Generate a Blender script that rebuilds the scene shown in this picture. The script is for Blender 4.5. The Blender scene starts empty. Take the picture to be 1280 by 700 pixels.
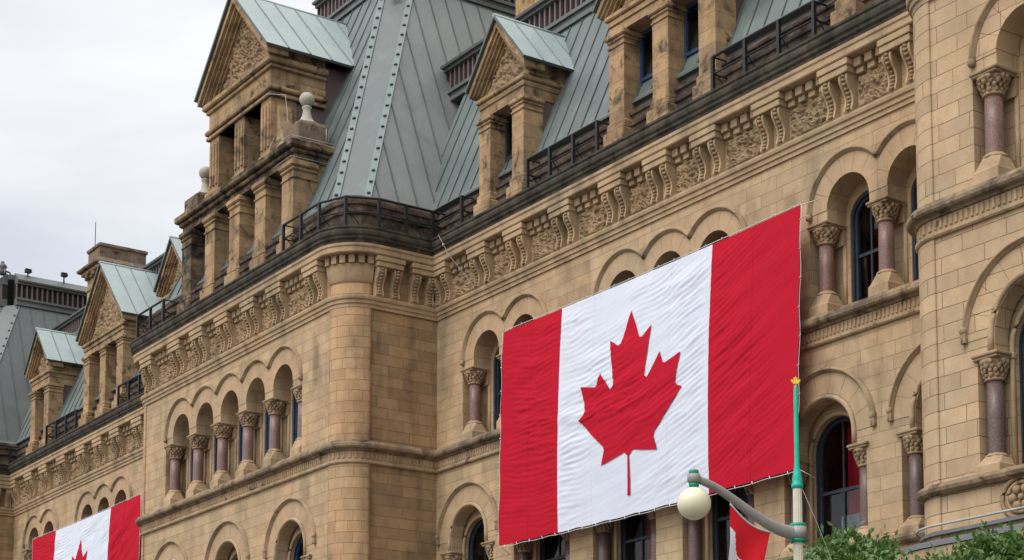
import bpy, bmesh, math, random
from mathutils import Vector, noise
from mathutils.geometry import tessellate_polygon

random.seed(7)
rad = math.radians
scene = bpy.context.scene
COL = scene.collection

# ------------------------------------------------------------------ camera, sky, sun, exposure
cam_d = bpy.data.cameras.new('camera')
cam = bpy.data.objects.new('camera', cam_d)
COL.objects.link(cam)
cam_d.sensor_width = 36.0
cam_d.lens = 64.65
cam_d.shift_y = 0.394
cam_d.clip_end = 3000
cam.location = (0, 0, 1.6)
_th = rad(34.5285)
cam.rotation_euler = (rad(90 + 5.9), 0, math.atan2(math.cos(_th), math.sin(_th)))
scene.camera = cam

SUN_DIR = Vector((0.06, -0.64, 0.77)).normalized()     # from the scene towards the sun (behind the clouds)
elev = math.asin(SUN_DIR.z)
azim = math.atan2(SUN_DIR.x, SUN_DIR.y)

world = bpy.data.worlds.new('World')
scene.world = world
world.use_nodes = True
nt = world.node_tree
nt.nodes.clear()
N = nt.nodes.new
L = nt.links.new
w_out = N('ShaderNodeOutputWorld')
sky = N('ShaderNodeTexSky')
sky.sky_type = 'NISHITA'
sky.sun_disc = False
sky.sun_elevation = elev
sky.sun_rotation = azim
bg_sky = N('ShaderNodeBackground')
bg_sky.inputs['Strength'].default_value = 0.10
L(sky.outputs['Color'], bg_sky.inputs['Color'])
tc = N('ShaderNodeTexCoord')
mp = N('ShaderNodeMapping')
mp.inputs['Scale'].default_value = (1.0, 1.0, 3.2)
L(tc.outputs['Generated'], mp.inputs['Vector'])
cn = N('ShaderNodeTexNoise')
cn.inputs['Scale'].default_value = 3.0
cn.inputs['Detail'].default_value = 5
cn.inputs['Roughness'].default_value = 0.5
cn.inputs['Distortion'].default_value = 0.35
L(mp.outputs['Vector'], cn.inputs['Vector'])
cr = N('ShaderNodeValToRGB')
cr.color_ramp.elements[0].position = 0.30
cr.color_ramp.elements[0].color = (0.70, 0.745, 0.82, 1)
cr.color_ramp.elements[1].position = 0.62
cr.color_ramp.elements[1].color = (1.02, 1.03, 1.045, 1)
L(cn.outputs['Fac'], cr.inputs['Fac'])
# an overcast sky is about three times brighter overhead and round the hidden sun than near the horizon
sp = N('ShaderNodeSeparateXYZ')
L(tc.outputs['Generated'], sp.inputs['Vector'])
zm = N('ShaderNodeMapRange')
zm.interpolation_type = 'SMOOTHSTEP'
zm.inputs['From Min'].default_value = 0.55
zm.inputs['From Max'].default_value = 1.0
zm.inputs['To Min'].default_value = 0.0
zm.inputs['To Max'].default_value = 0.8
L(sp.outputs['Z'], zm.inputs['Value'])
dp = N('ShaderNodeVectorMath')
dp.operation = 'DOT_PRODUCT'
dp.inputs[1].default_value = SUN_DIR
L(tc.outputs['Generated'], dp.inputs[0])
sm = N('ShaderNodeMapRange')
sm.interpolation_type = 'SMOOTHSTEP'
sm.inputs['From Min'].default_value = 0.45
sm.inputs['From Max'].default_value = 1.0
sm.inputs['To Min'].default_value = 1.0
sm.inputs['To Max'].default_value = 2.6
L(dp.outputs['Value'], sm.inputs['Value'])
ad = N('ShaderNodeMath')
ad.operation = 'ADD'
L(zm.outputs['Result'], ad.inputs[0])
L(sm.outputs['Result'], ad.inputs[1])
bg_cl = N('ShaderNodeBackground')
L(cr.outputs['Color'], bg_cl.inputs['Color'])
L(ad.outputs['Value'], bg_cl.inputs['Strength'])
mx = N('ShaderNodeMixShader')
mx.inputs['Fac'].default_value = 0.93
L(bg_sky.outputs['Background'], mx.inputs[1])
L(bg_cl.outputs['Background'], mx.inputs[2])
L(mx.outputs['Shader'], w_out.inputs['Surface'])

sun_d = bpy.data.lights.new('sun', 'SUN')
sun_d.energy = 1.4
sun_d.angle = rad(28)
sun_d.color = (1.0, 0.965, 0.91)
sun = bpy.data.objects.new('sun', sun_d)
COL.objects.link(sun)
sun.rotation_euler = SUN_DIR.to_track_quat('Z', 'Y').to_euler()
sun.location = (-20, -20, 60)

scene.view_settings.view_transform = 'Standard'
scene.view_settings.look = 'None'
scene.view_settings.exposure = 0.03
scene.view_settings.gamma = 1.0
scene.view_settings.use_curve_mapping = False

# ------------------------------------------------------------------ materials
MATS = {}


class NT:
    def __init__(self, name):
        self.m = bpy.data.materials.new(name)
        self.m.use_nodes = True
        self.t = self.m.node_tree
        self.t.nodes.clear()
        self.out = self.n('ShaderNodeOutputMaterial')
        MATS[name] = self.m

    def n(self, kind, **kw):
        nd = self.t.nodes.new(kind)
        for k, v in kw.items():
            setattr(nd, k, v)
        return nd

    def l(self, a, b):
        self.t.links.new(a, b)

    def math(self, op, a, b=None):
        nd = self.n('ShaderNodeMath', operation=op)
        for i, v in enumerate((a, b)):
            if v is None:
                continue
            if isinstance(v, (int, float)):
                nd.inputs[i].default_value = v
            else:
                self.l(v, nd.inputs[i])
        return nd.outputs[0]

    def mix(self, fac, a, b, mode='MIX'):
        nd = self.n('ShaderNodeMix', data_type='RGBA', blend_type=mode)
        for s, v in ((nd.inputs[0], fac), (nd.inputs[6], a), (nd.inputs[7], b)):
            if isinstance(v, (int, float)):
                s.default_value = v
            elif isinstance(v, tuple):
                s.default_value = (*v, 1) if len(v) == 3 else v
            else:
                self.l(v, s)
        return nd.outputs[2]

    def ramp(self, fac, p0, p1, v0=0.0, v1=1.0):
        nd = self.n('ShaderNodeMapRange')
        nd.inputs['From Min'].default_value = p0
        nd.inputs['From Max'].default_value = p1
        nd.inputs['To Min'].default_value = v0
        nd.inputs['To Max'].default_value = v1
        self.l(fac, nd.inputs['Value'])
        return nd.outputs['Result']

    def noise(self, vec, scale, detail=4, rough=0.55, dist=0.0):
        nd = self.n('ShaderNodeTexNoise')
        nd.inputs['Scale'].default_value = scale
        nd.inputs['Detail'].default_value = detail
        nd.inputs['Roughness'].default_value = rough
        nd.inputs['Distortion'].default_value = dist
        if vec is not None:
            self.l(vec, nd.inputs['Vector'])
        return nd.outputs['Fac']

    def pos(self):
        return self.n('ShaderNodeNewGeometry').outputs['Position']

    def scaled(self, vec, s):
        nd = self.n('ShaderNodeMapping')
        nd.inputs['Scale'].default_value = s
        self.l(vec, nd.inputs['Vector'])
        return nd.outputs['Vector']

    def principled(self, color, rough=0.85, bump=None, bump_d=0.02, bump_s=1.0, metal=0.0, spec=0.3, **kw):
        p = self.n('ShaderNodeBsdfPrincipled')
        for nm, v in (('Base Color', color), ('Roughness', rough), ('Metallic', metal), ('Specular IOR Level', spec)):
            s = p.inputs[nm]
            if isinstance(v, (int, float)):
                s.default_value = v
            elif isinstance(v, tuple):
                s.default_value = (*v, 1)
            else:
                self.l(v, s)
        if bump is not None:
            b = self.n('ShaderNodeBump')
            b.inputs['Strength'].default_value = bump_s
            b.inputs['Distance'].default_value = bump_d
            self.l(bump, b.inputs['Height'])
            self.l(b.outputs['Normal'], p.inputs['Normal'])
        return p.outputs['BSDF']

    def finish(self, shader):
        self.l(shader, self.out.inputs['Surface'])
        return self.m


def stone(name, c1, c2, dirt=(0.07, 0.045, 0.026), dirt_amt=0.5, bricks=True, row=0.295, width=0.95,
          black=0.0, mortar=(0.16, 0.10, 0.055), pit=0.006, zoff=0.0, joint=1.0, vary=0.115):
    """coursed sandstone: blocks of differing tone, fine joints, weather streaks, soot patches"""
    t = NT(name)
    pos = t.pos()
    s = t.n('ShaderNodeSeparateXYZ')
    t.l(pos, s.inputs[0])
    u = t.math('ADD', s.outputs['X'], s.outputs['Y'])
    c = t.n('ShaderNodeCombineXYZ')
    t.l(u, c.inputs[0])
    t.l(t.math('ADD', s.outputs['Z'], zoff), c.inputs[1])
    big = t.noise(pos, 0.55, 4, 0.6)
    mid = t.noise(pos, 2.6, 5, 0.6)
    fine = t.noise(pos, 24, 4, 0.65)
    base = t.mix(t.ramp(mid, 0.36, 0.66), c1, c2)
    hgt = t.math('MULTIPLY', fine, 0.35)
    hgt = t.math('ADD', hgt, t.math('MULTIPLY', mid, 0.5))
    if bricks:
        b = t.n('ShaderNodeTexBrick', offset=0.5, squash=0.72, squash_frequency=3, offset_frequency=2)
        b.inputs['Color1'].default_value = (0.96 - vary * 1.15, 0.96 - vary * 1.15, 0.96 - vary * 1.1, 1)
        b.inputs['Color2'].default_value = (0.97 + vary, 0.965 + vary * .9, 0.955 + vary * .65, 1)
        b.inputs['Mortar'].default_value = (1, 1, 1, 1)
        b.inputs['Scale'].default_value = 1.0
        b.inputs['Mortar Size'].default_value = 0.0075
        b.inputs['Mortar Smooth'].default_value = 0.35
        b.inputs['Bias'].default_value = 0.0
        b.inputs['Brick Width'].default_value = width
        b.inputs['Row Height'].default_value = row
        wob = t.n('ShaderNodeVectorMath', operation='ADD')
        t.l(c.outputs[0], wob.inputs[0])
        nz = t.n('ShaderNodeTexNoise')
        nz.inputs['Scale'].default_value = 3.0
        t.l(pos, nz.inputs['Vector'])
        sc = t.n('ShaderNodeVectorMath', operation='SCALE')
        t.l(nz.outputs['Color'], sc.inputs[0])
        sc.inputs['Scale'].default_value = 0.022
        t.l(sc.outputs[0], wob.inputs[1])
        t.l(wob.outputs[0], b.inputs['Vector'])
        base = t.mix(0.9, base, b.outputs['Color'], 'MULTIPLY')
        jf = t.math('MULTIPLY', b.outputs['Fac'], t.ramp(mid, 0.30, 0.6, 0.45 * joint, joint))
        base = t.mix(jf, base, mortar)
        hgt = t.math('SUBTRACT', hgt, t.math('MULTIPLY', b.outputs['Fac'], 1.2))
    base = t.mix(t.ramp(fine, 0.3, 0.75, 0.0, 0.28), base, tuple(x * 0.55 for x in c1))
    warm = t.ramp(big, 0.35, 0.7)
    base = t.mix(warm, t.mix(1.0, base, (1.05, 0.98, 0.92), 'MULTIPLY'), t.mix(1.0, base, (0.92, 0.94, 0.93), 'MULTIPLY'))
    st = t.noise(t.scaled(pos, (1.1, 1.1, 0.16)), 1.6, 5, 0.62)
    patch = t.noise(pos, 1.1, 6, 0.65, 0.4)
    dm = t.math('MULTIPLY', t.ramp(st, 0.42, 0.72), t.ramp(patch, 0.34, 0.66))
    base = t.mix(t.math('MULTIPLY', dm, dirt_amt), base, dirt)
    if black:
        bn = t.noise(pos, 2.1, 7, 0.68, 0.6)
        base = t.mix(t.ramp(bn, 0.60 - 0.36 * black, 0.72 - 0.2 * black), base, (0.022, 0.018, 0.015))
    t.finish(t.principled(base, 0.88, hgt, pit, 1.0, spec=0.2))


stone('wall_stone', (0.405, 0.290, 0.174), (0.49, 0.358, 0.228), dirt=(0.085, 0.06, 0.038), dirt_amt=0.75, mortar=(0.23, 0.15, 0.085), joint=0.7)
stone('tower_stone', (0.44, 0.315, 0.195), (0.50, 0.37, 0.24), dirt_amt=0.30)
stone('sooty_shaded_stone', (0.285, 0.185, 0.10), (0.345, 0.235, 0.135), dirt=(0.06, 0.04, 0.022), dirt_amt=1.0, zoff=0.1, vary=.17)  # soot, plus the shade of the side walls worked into a darker colour
stone('corner_stone', (0.42, 0.275, 0.152), (0.49, 0.335, 0.195), dirt_amt=0.8, width=0.7, joint=0.8, vary=.12)
stone('trim_stone', (0.375, 0.268, 0.16), (0.46, 0.335, 0.212), dirt=(0.055, 0.042, 0.03), dirt_amt=0.85, bricks=False)
stone('string_stone', (0.36, 0.25, 0.15), (0.44, 0.32, 0.20), dirt_amt=0.85, bricks=False, black=0.12)
stone('dormer_stone', (0.315, 0.21, 0.118), (0.42, 0.292, 0.17), dirt=(0.05, 0.036, 0.024), dirt_amt=1.0, bricks=True, row=0.36, width=2.2, black=0.20, joint=0.6, vary=.2)
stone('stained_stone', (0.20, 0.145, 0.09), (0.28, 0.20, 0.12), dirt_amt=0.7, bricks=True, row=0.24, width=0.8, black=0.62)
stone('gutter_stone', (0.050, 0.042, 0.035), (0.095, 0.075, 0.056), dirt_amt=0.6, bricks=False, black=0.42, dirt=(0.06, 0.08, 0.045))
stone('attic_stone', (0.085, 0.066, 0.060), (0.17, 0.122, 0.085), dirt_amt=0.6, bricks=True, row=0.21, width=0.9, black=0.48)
stone('pedestal_stone', (0.155, 0.115, 0.085), (0.21, 0.16, 0.115), dirt_amt=0.5, bricks=False, black=0.22)
stone('pale_stone', (0.35, 0.325, 0.28), (0.44, 0.415, 0.36), dirt_amt=0.6, bricks=False, dirt=(0.2, 0.17, 0.13))
stone('chimney_stone', (0.34, 0.22, 0.10), (0.42, 0.29, 0.14), dirt_amt=0.8, bricks=True, row=0.3, width=0.8, black=0.15)
stone('carved_stone', (0.29, 0.20, 0.118), (0.385, 0.275, 0.17), dirt_amt=0.8, bricks=False, black=0.08)


stone('hood_stone', (0.30, 0.212, 0.13), (0.38, 0.275, 0.17), dirt=(0.045, 0.034, 0.025), dirt_amt=0.95, bricks=False, black=0.06)
stone('ledge_grime', (0.20, 0.148, 0.098), (0.33, 0.24, 0.15), dirt=(0.03, 0.026, 0.022), dirt_amt=1.0, bricks=False, black=0.26)


def copper(name, c1, c2, streak, dark=(0.09, 0.10, 0.095), amt=0.6, rough=0.5):
    t = NT(name)
    pos = t.pos()
    a = t.noise(pos, 0.8, 5, 0.6, 0.3)
    b = t.noise(t.scaled(pos, (1.4, 1.4, 0.2)), 2.0, 6, 0.65)
    f = t.noise(pos, 14, 4, 0.6)
    base = t.mix(t.ramp(a, 0.35, 0.66), c1, c2)
    base = t.mix(t.ramp(b, 0.5, 0.75, 0, amt), base, streak)
    base = t.mix(t.ramp(f, 0.45, 0.75, 0, 0.25), base, dark)
    d = t.noise(t.scaled(pos, (0.9, 0.9, 0.35)), 1.1, 6, 0.7)
    base = t.mix(t.ramp(d, 0.58, 0.74, 0, 0.45), base, dark)
    hg = t.noise(pos, 1.9, 3, 0.5)
    t.finish(t.principled(base, t.ramp(a, 0.3, 0.7, rough - 0.06, rough + 0.12), hg, 0.03, 0.5, spec=0.45))


copper('roof_copper', (0.078, 0.096, 0.09), (0.116, 0.134, 0.125), (0.15, 0.19, 0.172), amt=0.75)
copper('mansard_copper', (0.175, 0.182, 0.172), (0.215, 0.222, 0.208), (0.165, 0.20, 0.182))
copper('dormer_copper', (0.265, 0.315, 0.295), (0.325, 0.365, 0.35), (0.36, 0.45, 0.41), amt=0.5, dark=(0.2, 0.27, 0.24))
copper('hip_copper', (0.115, 0.142, 0.13), (0.15, 0.178, 0.165), (0.20, 0.25, 0.225), amt=0.5)
copper('hip_panel', (0.085, 0.097, 0.09), (0.115, 0.126, 0.118), (0.13, 0.158, 0.142), amt=0.7)
copper('far_copper', (0.085, 0.095, 0.09), (0.11, 0.12, 0.115), (0.12, 0.145, 0.132))
copper('seam_copper', (0.055, 0.068, 0.062), (0.085, 0.10, 0.09), (0.12, 0.15, 0.13))
copper('curb_metal', (0.085, 0.088, 0.085), (0.115, 0.12, 0.115), (0.16, 0.18, 0.17), amt=0.4)
copper('slat_metal', (0.12, 0.075, 0.078), (0.16, 0.11, 0.11), (0.13, 0.13, 0.12), amt=0.3)
copper('cheek_metal', (0.085, 0.055, 0.050), (0.12, 0.08, 0.072), (0.13, 0.10, 0.09), amt=0.4, dark=(0.035, 0.028, 0.027))
copper('flashing_metal', (0.105, 0.11, 0.115), (0.15, 0.155, 0.16), (0.20, 0.21, 0.215), amt=0.4, rough=0.4)


def simple(name, col, rough=0.6, var=0.25, nscale=6.0, spec=0.4, metal=0.0, bump=0.0):
    t = NT(name)
    pos = t.pos()
    a = t.noise(pos, nscale, 5, 0.6)
    base = t.mix(t.ramp(a, 0.35, 0.7), tuple(x * (1 - var) for x in col), tuple(min(1, x * (1 + var)) for x in col))
    t.finish(t.principled(base, rough, a if bump else None, bump or 0.01, 1.0, metal, spec))


simple('granite', (0.18, 0.100, 0.080), 0.42, 0.35, 30, 0.4)
simple('dark_granite', (0.115, 0.07, 0.062), 0.40, 0.35, 30, 0.4)
simple('blue_paint', (0.020, 0.045, 0.095), 0.45, 0.3)
simple('dark_paint', (0.022, 0.030, 0.042), 0.45, 0.3)
simple('iron', (0.009, 0.009, 0.010), 0.55, 0.4)
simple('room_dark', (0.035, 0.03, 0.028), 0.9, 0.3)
simple('slat_gap', (0.02, 0.015, 0.016), 0.9, 0.2)
simple('post_cream', (0.55, 0.50, 0.39), 0.45, 0.08)
simple('post_green', (0.0, 0.36, 0.25), 0.4, 0.12)
simple('post_dark_green', (0.0, 0.24, 0.13), 0.4, 0.12)
simple('arm_grey', (0.27, 0.25, 0.22), 0.45, 0.1)
simple('gold_paint', (0.75, 0.46, 0.03), 0.35, 0.15)
simple('cord_white', (0.6, 0.6, 0.58), 0.7, 0.1)
simple('cord_grey', (0.33, 0.32, 0.30), 0.7, 0.1)
simple('bark', (0.10, 0.075, 0.055), 0.9, 0.4, 18, 0.2, 0, 0.02)
simple('asphalt', (0.055, 0.055, 0.057), 0.9, 0.3, 30, 0.3, 0, 0.004)
simple('pavement', (0.17, 0.16, 0.145), 0.9, 0.2, 8, 0.2, 0, 0.003)
simple('kerb', (0.36, 0.35, 0.33), 0.85, 0.15, 12)
simple('line_paint', (0.75, 0.73, 0.66), 0.7, 0.1, 20)
simple('reflection_red', (0.62, 0.02, 0.04), 0.85, 0.2, 3)  # red of a street reflection, given to a sheet behind the glass
simple('reflection_white', (0.55, 0.57, 0.62), 0.8, 0.1, 3)  # pale part of the same reflection, as a panel colour


def cloth(name, col, tr):
    t = NT(name)
    pos = t.pos()
    a = t.noise(pos, 1.4, 4, 0.6)
    w = t.noise(t.scaled(pos, (60, 60, 60)), 1.0, 2, 0.5)
    base = t.mix(t.ramp(a, 0.3, 0.7), tuple(x * 0.93 for x in col), col)
    p = t.principled(base, 0.85, w, 0.002, 0.5, spec=0.10)
    tl = t.n('ShaderNodeBsdfTranslucent')
    t.l(base, tl.inputs['Color'])
    m = t.n('ShaderNodeMixShader')
    m.inputs[0].default_value = tr
    t.l(p, m.inputs[1])
    t.l(tl.outputs[0], m.inputs[2])
    t.finish(m.outputs[0])


cloth('flag_red', (0.47, 0.010, 0.027), 0.12)
cloth('flag_white', (0.66, 0.68, 0.75), 0.12)
cloth('banner_red', (0.62, 0.018, 0.026), 0.15)
cloth('banner_white', (0.72, 0.72, 0.76), 0.15)

t = NT('window_glass')
fr = t.n('ShaderNodeFresnel')
fr.inputs['IOR'].default_value = 1.55
gl = t.n('ShaderNodeBsdfGlossy')
gl.inputs['Roughness'].default_value = 0.02
gn = t.noise(t.pos(), 0.9, 2, 0.4)
gb = t.n('ShaderNodeBump')
gb.inputs['Distance'].default_value = 0.02
gb.inputs['Strength'].default_value = 0.35
t.l(gn, gb.inputs['Height'])
t.l(gb.outputs['Normal'], gl.inputs['Normal'])
tp = t.n('ShaderNodeBsdfTransparent')
tp.inputs['Color'].default_value = (0.62, 0.66, 0.66, 1)
ms = t.n('ShaderNodeMixShader')
t.l(fr.outputs[0], ms.inputs[0])
t.l(tp.outputs[0], ms.inputs[1])
t.l(gl.outputs[0], ms.inputs[2])
t.finish(ms.outputs[0])

t = NT('opal_glass')
p = t.n('ShaderNodeBsdfPrincipled')
p.inputs['Base Color'].default_value = (0.66, 0.60, 0.42, 1)
p.inputs['Roughness'].default_value = 0.28
p.inputs['Subsurface Weight'].default_value = 0.35
p.inputs['Subsurface Radius'].default_value = (0.1, 0.1, 0.08)
t.finish(p.outputs[0])

for nm, c1, c2, c3 in (('leaves_green', (0.045, 0.105, 0.022), (0.095, 0.18, 0.040), (0.17, 0.25, 0.080)),):
    t = NT(nm)
    oi = t.n('ShaderNodeObjectInfo')
    a = t.noise(t.pos(), 3.3, 3, 0.6)
    b = t.noise(t.pos(), 17.0, 2, 0.6)
    base = t.mix(t.ramp(a, 0.35, 0.65), c1, c2)
    base = t.mix(t.ramp(b, 0.48, 0.68), base, c3)
    pr = t.principled(base, 0.45, spec=0.4)
    tl = t.n('ShaderNodeBsdfTranslucent')
    t.l(base, tl.inputs['Color'])
    m = t.n('ShaderNodeMixShader')
    m.inputs[0].default_value = 0.25
    t.l(pr, m.inputs[1])
    t.l(tl.outputs[0], m.inputs[2])
    t.finish(m.outputs[0])

# ------------------------------------------------------------------ mesh helpers
WOFF = {}


class MB:
    """collects geometry for ONE mesh object"""

    def __init__(self):
        self.v, self.f, self.m, self.s = [], [], [], []

    def face(self, pts, m=0, s=False):
        i = len(self.v)
        self.v.extend([tuple(p) for p in pts])
        self.f.append(tuple(range(i, i + len(pts))))
        self.m.append(m)
        self.s.append(s)

    def grid(self, rows, m=0, s=False, wrap=False):
        i = len(self.v)
        nr, nc = len(rows), len(rows[0])
        for r in rows:
            self.v.extend([tuple(p) for p in r])
        for a in range(nr - 1):
            for b in range(nc if wrap else nc - 1):
                b2 = (b + 1) % nc
                self.f.append((i + a * nc + b, i + a * nc + b2, i + (a + 1) * nc + b2, i + (a + 1) * nc + b))
                self.m.append(m)
                self.s.append(s)

    def box(self, x0, x1, y0, y1, z0, z1, m=0):
        p = [(x, y, z) for z in (z0, z1) for y in (y0, y1) for x in (x0, x1)]
        for q in ((0, 1, 3, 2), (4, 6, 7, 5), (0, 4, 5, 1), (2, 3, 7, 6), (0, 2, 6, 4), (1, 5, 7, 3)):
            self.face([p[k] for k in q], m)

    def bevel_box(self, x0, x1, y0, y1, z0, z1, b=0.02, m=0):
        """box with its eight long-edge corners chamfered in plan and at top and bottom"""
        def ring(z, i):
            return [(x0 + b + i, y0 + i, z), (x1 - b - i, y0 + i, z), (x1 - i, y0 + b + i, z), (x1 - i, y1 - b - i, z),
                    (x1 - b - i, y1 - i, z), (x0 + b + i, y1 - i, z), (x0 + i, y1 - b - i, z), (x0 + i, y0 + b + i, z)]
        rr = [ring(z0, b), ring(z0 + b, 0), ring(z1 - b, 0), ring(z1, b)]
        self.grid(rr, m, False, True)
        self.face(rr[0][::-1], m)
        self.face(rr[3], m)

    def prism(self, poly, fa, fb, m=0, caps=True):
        """poly of (a,b); fa, fb map it to two ends"""
        A = [fa(a, b) for a, b in poly]
        B = [fb(a, b) for a, b in poly]
        n = len(poly)
        for i in range(n):
            j = (i + 1) % n
            self.face([A[i], A[j], B[j], B[i]], m)
        if caps:
            self.face(A[::-1], m)
            self.face(B, m)

    def xz(self, poly, y0, y1, m=0):
        self.prism(poly, lambda a, b: (a, y0, b), lambda a, b: (a, y1, b), m)

    def yz(self, poly, x0, x1, m=0):
        self.prism(poly, lambda a, b: (x0, a, b), lambda a, b: (x1, a, b), m)

    def lathe(self, prof, c, n=16, m=0, s=True):
        rows = []
        for r, z in prof:
            rows.append([(c[0] + r * math.cos(2 * math.pi * k / n), c[1] + r * math.sin(2 * math.pi * k / n), c[2] + z) for k in range(n)])
        self.grid(rows, m, s, True)
        self.face(rows[0][::-1], m)
        self.face(rows[-1], m)

    def tube(self, pts, r, n=6, m=0, s=True):
        pts = [Vector(p) for p in pts]
        rr = r if isinstance(r, (list, tuple)) else [r] * len(pts)
        rows = []
        for i, p in enumerate(pts):
            d = (pts[min(i + 1, len(pts) - 1)] - pts[max(i - 1, 0)]).normalized()
            up = Vector((0, 0, 1)) if abs(d.z) < 0.9 else Vector((1, 0, 0))
            a = d.cross(up).normalized()
            b = d.cross(a)
            rows.append([p + (a * math.cos(2 * math.pi * k / n) + b * math.sin(2 * math.pi * k / n)) * rr[i] for k in range(n)])
        self.grid(rows, m, s, True)
        self.face(rows[0][::-1], m)
        self.face(rows[-1], m)

    def bar(self, p, q, w, m=0):
        self.tube([p, q], w * 0.7071, 4, m, False)

    def sweep(self, path, i0, i1, prof, m=0, s=False, ext0=0.0, ext1=0.0):
        """profile of (out, z) carried along a plan path with mitred corners; emits points i0..i1"""
        rows = []
        for i in range(i0, i1 + 1):
            p = Vector(path[i])
            d1 = (p - Vector(path[i - 1])).normalized() if i > 0 else None
            d2 = (Vector(path[i + 1]) - p).normalized() if i < len(path) - 1 else None
            d1 = d1 or d2
            d2 = d2 or d1
            n1 = Vector((d1.y, -d1.x))
            n2 = Vector((d2.y, -d2.x))
            mt = (n1 + n2) / (1 + n1.dot(n2))
            rows.append([(p.x + mt.x * o, p.y + mt.y * o, z) for o, z in prof])
        self.grid(rows, m, s)
        self.face(rows[0], m)
        self.face(rows[-1][::-1], m)

    def build(self, name, mats, parent=None, off=(0, 0, 0), smooth=None):
        me = bpy.data.meshes.new(name)
        me.from_pydata(self.v, [], self.f)
        if isinstance(mats, str):
            mats = [mats]
        for k in mats:
            me.materials.append(MATS[k])
        me.polygons.foreach_set('material_index', self.m)
        me.polygons.foreach_set('use_smooth', self.s if smooth is None else [smooth] * len(self.f))
        bm = bmesh.new()
        bm.from_mesh(me)
        bmesh.ops.remove_doubles(bm, verts=bm.verts, dist=0.0004)
        bmesh.ops.recalc_face_normals(bm, faces=bm.faces)
        bm.to_mesh(me)
        bm.free()
        me.update()
        o = bpy.data.objects.new(name, me)
        COL.objects.link(o)
        put(o, parent, off)
        return o


def put(o, parent, off):
    o.parent = parent
    po = Vector(WOFF[parent.name]) if parent else Vector((0, 0, 0))
    WOFF[o.name] = tuple(off)
    o.location = Vector(off) - po


def empty(name, parent=None, off=(0, 0, 0)):
    o = bpy.data.objects.new(name, None)
    o.empty_display_size = 0.5
    COL.objects.link(o)
    put(o, parent, off)
    return o


def tag(o, label=None, cat=None, group=None, kind=None):
    if label:
        o['label'] = label
    if cat:
        o['category'] = cat
    if group:
        o['group'] = group
    if kind:
        o['kind'] = kind
    return o


def clone(o, parent, off, scale=None, mirror=False):
    """copy of a part with copies of its sub-parts; off = world offset of the copied local frame"""
    c = o.copy()
    COL.objects.link(c)
    put(c, parent, off)
    if scale:
        c.scale = scale
    for ch in list(o.children):
        d = ch.copy()
        COL.objects.link(d)
        d.parent = c
        WOFF[d.name] = tuple(off)
    return c


def arc_pts(cx, cz, r, a0, a1, n):
    return [(cx + r * math.cos(a0 + (a1 - a0) * k / n), cz + r * math.sin(a0 + (a1 - a0) * k / n)) for k in range(n + 1)]


def wall_layer(mb, outer, holes, y0, y1, m=0):
    """a wall slab in the x-z plane with openings cut through it"""
    loops = [outer] + holes
    flat = [p for l in loops for p in l]
    tris = tessellate_polygon([[Vector((a, b, 0)) for a, b in l] for l in loops])
    for y in (y0, y1):
        base = len(mb.v)
        mb.v.extend([(a, y, b) for a, b in flat])
        for tri in tris:
            mb.f.append(tuple(base + k for k in tri))
            mb.m.append(m)
            mb.s.append(False)
    for l in loops:
        n = len(l)
        for i in range(n):
            (a, b), (c, d) = l[i], l[(i + 1) % n]
            mb.face([(a, y0, b), (c, y0, d), (c, y1, d), (a, y1, b)], m)


def clip_x(poly, x0, x1):
    def half(pl, f, lim, sign):
        out = []
        for i in range(len(pl)):
            p, q = pl[i], pl[(i + 1) % len(pl)]
            pi, qi = sign * (p[0] - lim) >= 0, sign * (q[0] - lim) >= 0
            if pi:
                out.append(p)
            if pi != qi:
                k = (lim - p[0]) / (q[0] - p[0])
                out.append((lim, p[1] + k * (q[1] - p[1])))
        return out
    pl = half(poly, 0, x0, 1)
    return half(pl, 0, x1, -1) if pl else pl


# ------------------------------------------------------------------ the setting: ground, pavement, street
YW, YP = 26.3, 23.4                        # wing wall plane, pavilion wall plane


def sheet(name, x0, x1, y0, y1, z, mat):
    mb = MB()
    mb.face([(x0, y0, z), (x1, y0, z), (x1, y1, z), (x0, y1, z)])
    o = mb.build(name, mat)
    tag(o, kind='structure')
    return o


tag(sheet('ground', -900, 900, -900, 900, -0.13, 'pavement'), 'pale paved ground around the stone building', 'ground')
tag(sheet('street', -900, 900, -2.2, 14.4, -0.126, 'asphalt'), 'dark asphalt street in front of the stone building', 'street')
mb = MB()
mb.box(-400, 400, 14.4, 60, -0.5, 0.0)
tag(mb.build('pavement', 'pavement'), 'raised pale pavement beside the building', 'pavement', kind='structure')
mb = MB()
mb.bevel_box(-400, 400, 14.2, 14.396, -0.3, 0.004, 0.02)
tag(mb.build('kerb', 'kerb'), 'straight stone kerb along the street', 'kerb', kind='structure')
mb = MB()
mb.face([(-300, 6.0, -0.122), (300, 6.0, -0.122), (300, 6.12, -0.122), (-300, 6.12, -0.122)])
tag(mb.build('lane_marking', 'line_paint'), 'long white lane line painted on the street', 'road marking', kind='structure')

# ------------------------------------------------------------------ the building
BX = -48.8
B = empty('stone_building', None, (BX, YP, 0))
tag(B, 'long sandstone building with arched windows, carved cornice and green copper mansard roofs', 'building')


def arc_corner(cx, cy, r, a0, a1, n=8):
    return [(cx + r * math.cos(rad(a0 + (a1 - a0) * k / n)), cy + r * math.sin(rad(a0 + (a1 - a0) * k / n))) for k in range(n + 1)]


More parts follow.
